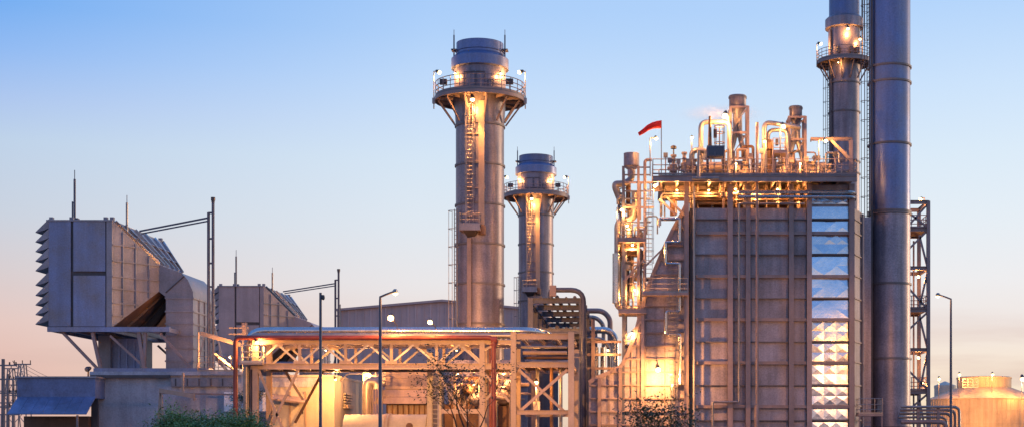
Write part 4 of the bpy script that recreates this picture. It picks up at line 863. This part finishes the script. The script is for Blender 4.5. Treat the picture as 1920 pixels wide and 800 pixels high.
for px, py, r in ((852, 735, .55), (876, 728, .45), (893, 748, .5), (940, 742, .6), (955, 720, .4)): B().tube([(X(px, D), D - .25, Z(py, D)), (X(px, D), D - .1, Z(py, D)), (X(px, D), D + .2, Z(py, D)), (X(px, D), D + 2.6, Z(py, D))], [r * .2, r * .7, r, r], 18).build('vessel', rng.choice(('steel_beam', 'casing', 'rust_lamplit_brown')), t)
for a, c, y0, y1 in ((828, 900, 757, 800), (905, 960, 760, 800)): B().pb(a, y0, c, y1 + 80, D + .1, 2.8).build('skid_frame', 'rust_lamplit_brown', t)
for k in range(34):
    px = rng.uniform(828, 960); py = rng.uniform(695, 750); e = px + rng.uniform(10, 40); q = D + rng.uniform(-.6, 3)
    B().tube([(X(px, D), q, .2), (X(px, D), q, Z(py, D)), (X(e, D), q, Z(py, D))], rng.choice((.06, .1, .15)), 8, .2).build('process_pipe', rng.choice(('galvanised', 'beige_steel', 'steel_beam', 'rust_lamplit_brown')), t)
B().box(X(826, D), X(962, D), D + 4, D + 4.2, 0, Z(668, D)).build('back_panel', 'casing', t)
for px, py in ((860, 700), (945, 700), (890, 720)): lamp(t, (X(px, D), D - .4, Z(py, D)), 420, (0, -.2, -.9), .12, bulb='bulb_dim')

# ------------------------------------------------------------------ low building and blue lean-to at the left
D = 108.0; x = lambda px: X(px, D); z = lambda py: Z(py, D)
t = thing('base_building', 'low grey concrete building carrying the large air intake', 'building', (x(300), D + 8, 0))
B().box(x(175), x(452), D, D + 17, 0, z(703)).build('wall', 'concrete', t)
rf = B().box(x(171), x(454), D - .3, D + 17.2, z(703) + .004, z(696)).build('roof_slab', 'concrete', t)
B().box(x(176), x(392), D - .1, D + 1, z(695.8), z(689.5)).build('plinth', 'blue_panel', t)
B().box(x(172), x(322), D - .36, D - .302, z(708), z(702.5)).build('gutter', 'dark_steel', t)
B().box(x(322), x(438), D - .25, D - .004, z(724), z(708)).build('fascia_panel', 'grey_panel', t)
for px in range(330, 440, 22): B().box(x(px), x(px) + .1, D - .27, D - .252, z(723), z(709)).build('fascia_joint', 'dark_steel', t)
railing(t, [(x(372), D - .2, z(696)), (x(450), D - .2, z(696))], 1.1, step=1.3, m='beige_steel'); 
B().bar((x(368), D + 1, z(622)), (x(445), D + 1, z(644)), .16, .3).build('stay_beam', 'beige_steel', t); B().bar((x(395), D + 1, z(660)), (x(445), D + 1, z(700)), .14).build('stay_beam', 'beige_steel', t)
for py in (608, 620): B().bar((x(408), D + 3, z(py)), (x(446), D + 3, z(py)), .09).build('stay_beam', 'beige_steel', t)
B().box(x(440), x(448), D + 2, D + 2.3, z(696), z(600)).build('stay_post', 'steel_beam', t)
B().box(x(371), x(373), D - .1, D + .1, z(696), z(622)).build('stay_post', 'beige_steel', t)
lamp(t, (x(430), D + .5, z(668)), 900, (-.8, .1, -.1), .2); B().bar((x(430), D + .5, z(670)), (x(430), D + .5, z(696)), .06).build('lamp_post', 'galvanised', t)
lamp(t, (x(154), D + 1, z(690)), 20, (-.3, -.8, -.3), .3, bulb='black_glass'); B().bar((x(155), D + 1.1, z(690)), (x(155), D + 1.1, z(706)), .1).build('lamp_post', 'dark_steel', t)
D = 106.6; t = thing('timber_trestle', 'rough wooden trestle leaning against the grey building wall', 'trestle', (X(320, D), D, 0))
B().bar(W(299, 731, D), W(364, 742, D), .16, .3).build('beam', 'beige_steel', t); B().bar(W(299, 736, D), W(440, 739, D), .1, .12).build('rail', 'steel_beam', t)
for a, c in (((301, 728), (291, 830)), ((302, 735), (312, 830)), ((343, 698), (343, 736)), ((364, 735), (364, 750))): B().bar(W(*a, D), (X(c[0], D), D, 0 if c[1] > 800 else Z(c[1], D)), .14).build('leg', 'beige_steel', t)
D = 107.6; t = thing('wall_sign', 'white company sign with teal letters behind the red riser', 'sign', (X(460, D), D, Z(770, D)))
B().pb(420, 734, 500, 770, D, .08).build('board', 'sign_white', t)
cu = bpy.data.curves.new('lettering', 'FONT'); cu.body = 'SIEMENS'; cu.align_x = 'CENTER'; cu.align_y = 'CENTER'; cu.size = 15.5 * S(D); cu.extrude = .01
co = bpy.data.objects.new('lettering', cu); COL.objects.link(co); dg = bpy.context.evaluated_depsgraph_get(); me = bpy.data.meshes.new_from_object(co.evaluated_get(dg))
bpy.data.objects.remove(co); lt = bpy.data.objects.new('lettering', me); COL.objects.link(lt); lt.parent = t; me.materials.clear(); me.materials.append(M['sign_teal'])
lt.rotation_euler = (R(90), 0, 0); lt.location = W(461, 746, D) + Vector((0, -.03, 0)) - WL[t.name]

D = 105.5; x = lambda px: X(px, D); z = lambda py: Z(py, D)
t = thing('lean_to_shed', 'blue metal lean to with sloping canopy at bottom left', 'shed', (x(100), D + 1.5, 0))
B().box(x(38), x(160), D + .6, D + 3, 0, z(779)).build('wall', 'rust_lamplit_brown', t)
B().box(x(26), x(173), D + .55, D + 3, z(745), z(707)).build('upper_wall', 'blue_sheet', t)
for k in range(7):
    a = 28 + 21 * k; b_ = a + 20.6; A, C = x(a), x(b_); o = .12
    B().hexa([(A + o, D - 1.6, z(777)), (C + o, D - 1.6, z(777)), (C, D + .5, z(744)), (A, D + .5, z(744)), (A + o, D - 1.6, z(777) + .06), (C + o, D - 1.6, z(777) + .06), (C, D + .5, z(744) + .06), (A, D + .5, z(744) + .06)]).build('canopy_sheet', 'blue_sheet', t)
B().box(x(24), x(176), D + .4, D + 3.1, z(707), z(704)).build('coping', 'grey_panel', t)
for px in (18, 30, 158): B().box(x(px), x(px) + .12, D - 1.5, D - 1.38, 0, z(778)).build('post', 'steel_beam', t)
B().box(x(161), x(174), D + 1, D + 1.2, 0, z(745)).build('gap_sheet', 'dark_steel', t)  # dark sheet added to stand for the dark gap, no door

# ------------------------------------------------------------------ background
D = 235.0; t = thing('warehouse', 'wide mauve shed with low gable behind the bridge', 'building', (X(800, D), D + 15, 0)); x = lambda px: X(px, D); z = lambda py: Z(py, D)
gp = [(x(632), z(581)), (x(830), z(563.5)), (x(1000), z(580)), (x(1000), 0), (x(632), 0)]
B().prism(gp, D, D + 30).build('wall', 'warehouse', t)
B().bar((x(630), D - .2, z(580.5)), (x(830), D - .2, z(563)), .5, .35).build('roof_edge', 'warehouse', t); B().bar((x(830), D - .2, z(563)), (x(1002), D - .2, z(579.5)), .5, .35).build('roof_edge', 'warehouse', t)
for px in range(638, 1000, 14):
    zt_ = 580.5 - (px - 632) / 198 * 17.5 if px < 830 else 563 + (px - 830) / 170 * 16.5; B().box(x(px), x(px) + .25, D - .12, D - .003, 0, z(zt_ + 3)).build('wall_rib', 'warehouse', t)
B().tube([(x(640), D - 1, 5), (x(640), D - 1, z(571))], .12, 6).build('mast', 'galvanised', t)
B().box(x(780), x(792), D - .2, D - .004, z(645), z(655)).build('window', 'black_glass', t)

D = 138.0; t = thing('stair_tower', 'slender braced steel tower with railed landings right of the huge stack', 'tower', (X(1710, D), D + 2.2, 0)); x = lambda px: X(px, D); z = lambda py: Z(py, D)
pxs = (1676, 1740.5)
for px in pxs:
    for y in (D, D + 4.6): B().ibeam((x(px), y, 0), (x(px), y, z(377)), .32, .32, (0, 1, 0)).build('column', 'steel_beam', t)
for py in (379, 502, 655): 
    for y in (D, D + 4.6): B().ibeam((x(pxs[0]), y, z(py)), (x(pxs[1]), y, z(py)), .24, .34).build('beam', 'steel_beam', t)
    B().ibeam((x(pxs[1]), D, z(py)), (x(pxs[1]), D + 4.6, z(py)), .24, .34).build('beam', 'steel_beam', t)
levels = (426, 577, 730)
for py in levels:
    B().box(x(pxs[0]), x(pxs[1]), D, D + 4.6, z(py + 5), z(py)).build('landing', 'rust_lamplit_brown', t)
    for y in (D, D + 4.6): B().ibeam((x(pxs[0]), y, z(py + 4)), (x(pxs[1]), y, z(py + 4)), .24, .36).build('beam', 'steel_beam', t)
    railing(t, [(x(1680), D + .1, z(py)), (x(1739), D + .1, z(py)), (x(1739), D + 4.5, z(py))], 1.15, step=.8, m='steel_beam', r=.04)
for a, c in (((1739, 383), (1706, 420)), ((1700, 395), (1738, 425)), ((1739, 432), (1690, 480)), ((1724, 440), (1739, 500)), ((1695, 530), (1738, 577)), ((1739, 510), (1724, 575)), ((1739, 585), (1690, 630)), ((1724, 592), (1739, 652)), ((1739, 660), (1726, 725)), ((1690, 680), (1738, 728)), ((1739, 738), (1695, 775)), ((1722, 740), (1734, 800))):
    B().bar((x(a[0]), D + .05, z(a[1])), (x(c[0]), D + .05, z(c[1])), .18, .14, (0, 1, 0)).build('brace', 'steel_beam', t)
B().tube([(x(1728), D + 4, 0), (x(1728), D + 4, z(440))], .09, 8).build('riser_pipe', 'steel_beam', t)
for px, py, pw in ((1731, 369, 180), (1727, 515, 420), (1727, 668, 420), (1734, 716, 300)): lamp(t, (x(px), D + 1.2, z(py)), pw, (-.4, -.5, -.6), .22)
B().tube([(x(1738), D + 1.2, z(377)), (x(1738), D + 1.2, z(367)), (x(1733), D + 1.2, z(367))], .05, 6).build('lamp_arm', 'steel_beam', t)

D = 210.0; t = thing('storage_tank', 'big round rust streaked tank glowing under lamps at far right', 'tank', (X(1845, D), D, 0)); s = S(D); cx = X(1845, D)
B().lathe(cx, D, [(106 * s, 0), (106 * s, Z(750, D)), (107 * s, Z(749.5, D)), (107 * s, Z(748, D)), (52 * s, Z(727, D))], 72).build('wall', 'tank_paint', t)
for py in (770, 792): B().lathe(cx, D, [(106 * s, Z(py, D) - .08), (106.4 * s, Z(py, D) - .08), (106.4 * s, Z(py, D) + .08), (106 * s, Z(py, D) + .08)], 72).build('hoop', 'tank_paint', t)
B().lathe(cx, D, [(50 * s, Z(730, D)), (50 * s, Z(707, D)), (48 * s, Z(706, D)), (.1, Z(705, D))], 48).build('upper_drum', 'tank_paint', t)
B().lathe(cx, D, [(50 * s, Z(709.5, D)), (51 * s, Z(709.5, D)), (51 * s, Z(707, D)), (50 * s, Z(707, D))], 48).build('drum_rim', 'tank_paint', t)
for k in range(40):
    a = math.pi * (1 + k / 40); B().bar((cx + 106.1 * s * math.cos(a), D + 106.1 * s * math.sin(a), 0), (cx + 106.1 * s * math.cos(a), D + 106.1 * s * math.sin(a), Z(751, D)), .09, .05).build('seam', 'tank_paint', t)
railing(t, [(X(1788, D), D - 6, Z(729, D)), (X(1815, D), D - 6.2, Z(729, D))], 1.2, step=.6, m='cream_paint', r=.05)
for px, py, pw, dy in ((1799, 701, 900, -6.5), (1861, 701, 900, -6.5), (1761, 709, 900, -9.5), (1917, 709, 2600, -9)):
    p = Vector((X(px, D + dy), D + dy, Z(py, D + dy))); lamp(t, p, pw, (0, -.5, -.8), .3 if px < 1900 else .5); B().bar(p + Vector((0, .3, 0)), (p.x, p.y + .3, Z(752, D)), .06).build('lamp_post', 'dark_steel', t)
lo_ = thing('tank_floodlight', 'floodlight on short post washing the foot of the tank', 'lamp', (X(1822, 188), 188, 0)); lamp(lo_, (X(1822, 188), 188, 3.3), 13000, (.2, .9, .3), .3, bulb='bulb_dim'); B().bar((X(1822, 188), 187.8, 0), (X(1822, 188), 187.8, 3.2), .12).build('post', 'galvanised', lo_)
D = 225.0; t = thing('small_tank', 'small pale round tank left of the big tank', 'tank', (X(1772, D), D, 0)); B().lathe(X(1772, D), D, [(20 * S(D), 0), (20 * S(D), Z(722, D)), (.1, Z(714, D))], 32).build('wall', 'cream_paint', t)
B().lathe(X(1772, D), D, [(20 * S(D), Z(727, D)), (20.5 * S(D), Z(727, D)), (20.5 * S(D), Z(722, D)), (20 * S(D), Z(721.5, D))], 32).build('rim', 'cream_paint', t)

D = 114.0; t = thing('pipe_bundle', 'bundle of grey pipes bending down at bottom right of huge stack', 'pipes', (X(1750, D), D, 0))
for k, (py, px, r, dy) in enumerate(((762, 1799, .11, 0), (768, 1793, .11, .4), (774, 1787, .11, .8), (790, 1775, .18, .2), (781, 1781, .09, 1.2))):
    B().tube([(X(1690, D), D + dy, Z(py, D)), (X(px, D), D + dy, Z(py, D)), (X(px, D), D + dy, .1)], r, 10, .5).build('pipe', 'steel_beam' if k % 2 else 'galvanised', t)
for px in (1722, 1760): B().box(X(px, D) - .1, X(px, D) + .1, D + .1, D + .3, 0, Z(762, D)).build('support', 'steel_beam', t)
for k in range(3): B().bar((X(1708, D), D - .5, Z(770 + 9 * k, D)), (X(1766, D), D - .5, Z(770 + 9 * k, D)), .05).build('rail', 'steel_beam', t)

# ------------------------------------------------------------------ street lamps, camera pole, power poles
def street_lamp(px, py, D, arm, label, power):
    t = thing('street_lamp', label, 'street lamp', (X(px, D), D, 0), 'street lamps'); p = Vector((X(px, D), D, 0)); zt = Z(py, D); e = X(arm, D) - p.x
    B().tube([p, p + Vector((0, 0, zt * .5)), p + Vector((0, 0, zt - .2)), p + Vector((0, 0, zt)), p + Vector((e * .35, 0, zt + .12)), p + Vector((e * .8, 0, zt + .25))], [.1, .085, .065, .06, .05, .05], 12, .25).build('pole', 'blue_steel', t)
    B().lathe(p.x, p.y, [(.16, 0), (.16, .5), (.1, .55)], 14).build('base_sleeve', 'dark_steel', t)
    a = p + Vector((e * .75, 0, zt + .25)); c = p + Vector((e * 1.05, 0, zt + .27)); sg = 1 if e > 0 else -1
    h = B(); h.tube([a, a.lerp(c, .3), a.lerp(c, .8), c], [.06, .13, .12, .04], 12); hd = h.build('lamp_head', 'galvanised', t)
    q = a.lerp(c, .55) - Vector((0, 0, .1)); gl = B().sphere(q, .12, 12, 6, .6); gl.build('lens', 'bulb', hd); spot(hd, q - Vector((0, 0, .12)), (-.10, 1, -.14) if sg > 0 else (-.24, 1, -.30), power, 54 if sg > 0 else 66); light(hd, q - Vector((0, 0, .3)), 60)
street_lamp(713, 556, 72, 744, 'slim grey street lamp arching right before the bridge', 52000)
street_lamp(1783, 560, 92, 1756, 'slim street lamp arching left beside the tank', 5200)
D = 62.0; t = thing('camera_pole', 'straight dark pole with small security camera before the bridge', 'camera pole', (X(601, D), D, 0))
B().tube([(X(601, D), D, 0), (X(601, D), D, Z(548, D))], [.075, .055], 12).build('pole', 'blue_steel', t)
B().bar((X(601, D), D, Z(553, D)), (X(606, D), D, Z(553, D)), .04).build('arm', 'dark_steel', t)
c = B().lathe(X(606, D), D, [(.01, Z(552, D)), (.05, Z(552.5, D)), (.07, Z(556, D)), (.07, Z(559, D))], 10); c.sphere((X(606, D), D, Z(559, D)), .065, 10, 6); c.build('camera', 'dark_steel', t)

def power_pole(px, py, D, label, arms=3):
    t = thing('power_pole', label, 'power pole', (X(px, D), D, 0), 'power poles at far left'); q = X(px, D)
    B().tube([(q, D, 0), (q, D, Z(py, D))], [.22, .15], 10).build('pole', 'steel_beam', t)
    for k in range(arms):
        zz = Z(py, D) - .6 - 1.3 * k; B().bar((q - 1.3, D, zz), (q + 1.3, D, zz), .12, .14).build('crossarm', 'steel_beam', t)
        for s_ in (-1.2, -.6, .6, 1.2): B().lathe(q + s_, D, [(.05, zz + .07), (.1, zz + .12), (.05, zz + .18), (.1, zz + .24), (.04, zz + .32)], 8).build('insulator', 'rust_lamplit_brown', t)
    return t
power_pole(6, 672, 140, 'leftmost tall power pole at picture edge', 4)
power_pole(15, 700, 165, 'shorter power pole just right of the leftmost one', 4)
power_pole(25, 712, 190, 'third power pole, low and nearest the blue lean to', 3)
def lattice_pylon(px, py, D, label):
    t = thing('lattice_pylon', label, 'pylon', (X(px, D), D, 0), 'distant lattice pylons'); q = X(px, D); zt = Z(py, D)
    for sx in (-1, 1):
        for sy in (-1, 1): B().bar((q + sx * 1.6, D + sy * 1.6, 0), (q + sx * .45, D + sy * .45, zt), .16).build('leg', 'steel_beam', t)
    for k in range(6):
        u0, u1 = k / 6, (k + 1) / 6; a, c = 1.6 - 1.15 * u0, 1.6 - 1.15 * u1
        B().bar((q - a, D - a, zt * u0), (q + c, D - c, zt * u1), .1).bar((q + a, D - a, zt * u0), (q - c, D - c, zt * u1), .1).build('lacing', 'steel_beam', t)
    B().bar((q - 1.5, D, zt), (q + 1.5, D, zt), .2).build('crossarm', 'steel_beam', t)
    for s_ in (-1.4, 0, 1.4): B().bar((q + s_, D, zt), (q + s_, D, zt + .7), .12).build('insulator', 'rust_lamplit_brown', t)
lattice_pylon(42, 682, 260, 'small dark lattice pylon beyond the lean to roof, right hand one')
lattice_pylon(21, 690, 280, 'small dark lattice pylon nearer the picture edge')
wr = B()
for dz in (0, -.7, -1.4):
    a = Vector((X(6, 140) + .9, 140, Z(676, 140) + dz)); c = Vector((X(42, 260), 260, Z(680, 260) + dz)); e = Vector((X(130, 420), 420, Z(716, 420) + dz))
    for (p, q) in ((a, c), (c, e)): wr.tube([p.lerp(q, k / 8) - Vector((0, 0, 2.0 * 4 * (k / 8) * (1 - k / 8) * .35)) for k in range(9)], .04, 4)
tag(wr.build('power_lines', 'dark_steel'), 'thin sagging wires strung from the power poles', 'wires')

# ------------------------------------------------------------------ foliage
def tree(name, label, px, D, ztop, trunk_h, limbs, spread, leaf, lm, seed, density=60, tr=.06, feather=True, lean=0):
    rg = random.Random(seed); base = Vector((X(px, D), D, 0)); t = thing(name, label, 'tree' if ztop > 3 else 'bush', base)
    b = B(); tips = []
    def grow(p, d, ln, r, lv):
        pts = [p]; rr = [r]
        for k in range(4):
            d = (d + Vector((rg.uniform(-.18, .18), rg.uniform(-.18, .18), rg.uniform(-.02, .14)))).normalized(); pts.append(pts[-1] + d * ln / 4); rr.append(r * (1 - .14 * (k + 1)))
        b.tube(pts, rr, 6)
        if lv == 0: tips.extend(pts[1:]); return
        for k in range(rg.randint(3, 4)):
            a = rg.uniform(0, 6.28); o = Vector((math.cos(a), math.sin(a) * .8, rg.uniform(.1, .7))).normalized(); s_ = pts[rg.choice((2, 3, 4))]
            grow(s_, (d * .5 + o * .8).normalized(), ln * rg.uniform(.5, .75), rr[-1] * .72, lv - 1)
        if lv == 1: tips.append(pts[-1])
    top = base + Vector((lean, 0, trunk_h)); b.tube([base, base.lerp(top, .5) + Vector((rg.uniform(-.05, .05), 0, 0)), top], [tr * 1.3, tr, tr * .85], 8)
    for k in range(limbs):
        a = 6.28 * k / limbs + rg.uniform(-.4, .4); grow(top - Vector((0, 0, rg.uniform(0, trunk_h * .3))), Vector((math.cos(a) * spread, math.sin(a) * spread, 1)).normalized(), (ztop - trunk_h) * .55, tr * .6, 2)
    b.build('trunk', 'bark', t)
    lf = B(); vs = []; fs = []
    for p in tips:
        if p.z > ztop + .12: continue
        for k in range(density):
            o = Vector((rg.gauss(0, 1), rg.gauss(0, 1), rg.gauss(0, .7))) * leaf * 2.4; c = p + o
            a = Vector((rg.uniform(-1, 1), rg.uniform(-1, 1), rg.uniform(-.8, .4))).normalized(); u = a.cross(Vector((rg.uniform(-1, 1), rg.uniform(-1, 1), 1))).normalized()
            l_ = leaf * rg.uniform(.6, 1.2); w_ = l_ * .22; i = len(vs)
            vs += [c, c + a * l_ * .5 + u * w_, c + a * l_, c + a * l_ * .5 - u * w_]; fs.append((i, i + 1, i + 2, i + 3))
    lf.v = [Vector(p) for p in vs]; lf.f = fs; lf.build('crown', lm, t)
    return t
tree('leafy_bush', 'feathery green bush at bottom left before the grey wall', 398, 38, 3.0, .85, 13, 1.7, .08, 'leaf_light', 5, 130, .05)
tree('young_tree', 'thin young tree with sparse dark leaves before the bridge', 876, 46, 4.9, 2.0, 4, .6, .10, 'leaf_dark', 11, 8, .06, lean=.02)
tree('sapling', 'leafy sapling in front of the glowing wall lamp', 1235, 48, 3.7, 1.7, 4, .7, .13, 'leaf_dark', 23, 9, .045)
tree('climbing_shrub', 'dark shrub growing up beside the left bridge column', 467, 103.0, 6.3, 3.4, 3, .06, .075, 'leaf_dark', 31, 60, .07)

# ------------------------------------------------------------------ steam drifting off the roof vents
D = 114.2; c0 = W(1352, 214, D); rx, ry, rz = 96 * S(D), 1.4, 22 * S(D)
sp = B().sphere((0, 0, 0), 1.0, 24, 14); sp.v = [Vector((p.x * rx, p.y * ry, p.z * rz)) + c0 for p in sp.v]
st = sp.build('steam_plume', 'ground'); st['kind'] = 'stuff'; st['label'] = 'thin steam drifting past the tallest vent drum'
sm_ = bpy.data.materials.new('steam'); sm_.use_nodes = True; ht = sm_.node_tree; ht.nodes.clear()
gn = N(ht, 'ShaderNodeNewGeometry'); sb = N(ht, 'ShaderNodeVectorMath', operation='SUBTRACT'); ht.links.new(gn.outputs['Position'], sb.inputs[0]); sb.inputs[1].default_value = c0
dv = N(ht, 'ShaderNodeVectorMath', operation='DIVIDE'); ht.links.new(sb.outputs[0], dv.inputs[0]); dv.inputs[1].default_value = (rx, ry, rz)
ln = N(ht, 'ShaderNodeVectorMath', operation='LENGTH'); ht.links.new(dv.outputs[0], ln.inputs[0])
mr_ = N(ht, 'ShaderNodeMapRange', interpolation_type='SMOOTHSTEP'); ht.links.new(ln.outputs['Value'], mr_.inputs[0]); mr_.inputs[1].default_value = 1.0; mr_.inputs[2].default_value = .1; mr_.inputs[3].default_value = 0; mr_.inputs[4].default_value = 1
ns = N(ht, 'ShaderNodeTexNoise'); ns.inputs['Scale'].default_value = .9; ns.inputs['Detail'].default_value = 3; ht.links.new(gn.outputs['Position'], ns.inputs['Vector'])
m1 = N(ht, 'ShaderNodeMath', operation='MULTIPLY'); ht.links.new(mr_.outputs[0], m1.inputs[0]); ht.links.new(ns.outputs[0], m1.inputs[1])
m2 = N(ht, 'ShaderNodeMath', operation='MULTIPLY'); ht.links.new(m1.outputs[0], m2.inputs[0]); m2.inputs[1].default_value = .5
pv = N(ht, 'ShaderNodeVolumePrincipled'); pv.inputs['Color'].default_value = (.95, .94, .93, 1); ht.links.new(m2.outputs[0], pv.inputs['Density'])
hout = N(ht, 'ShaderNodeOutputMaterial'); ht.links.new(pv.outputs[0], hout.inputs['Volume'])
st.data.materials.clear(); st.data.materials.append(sm_)
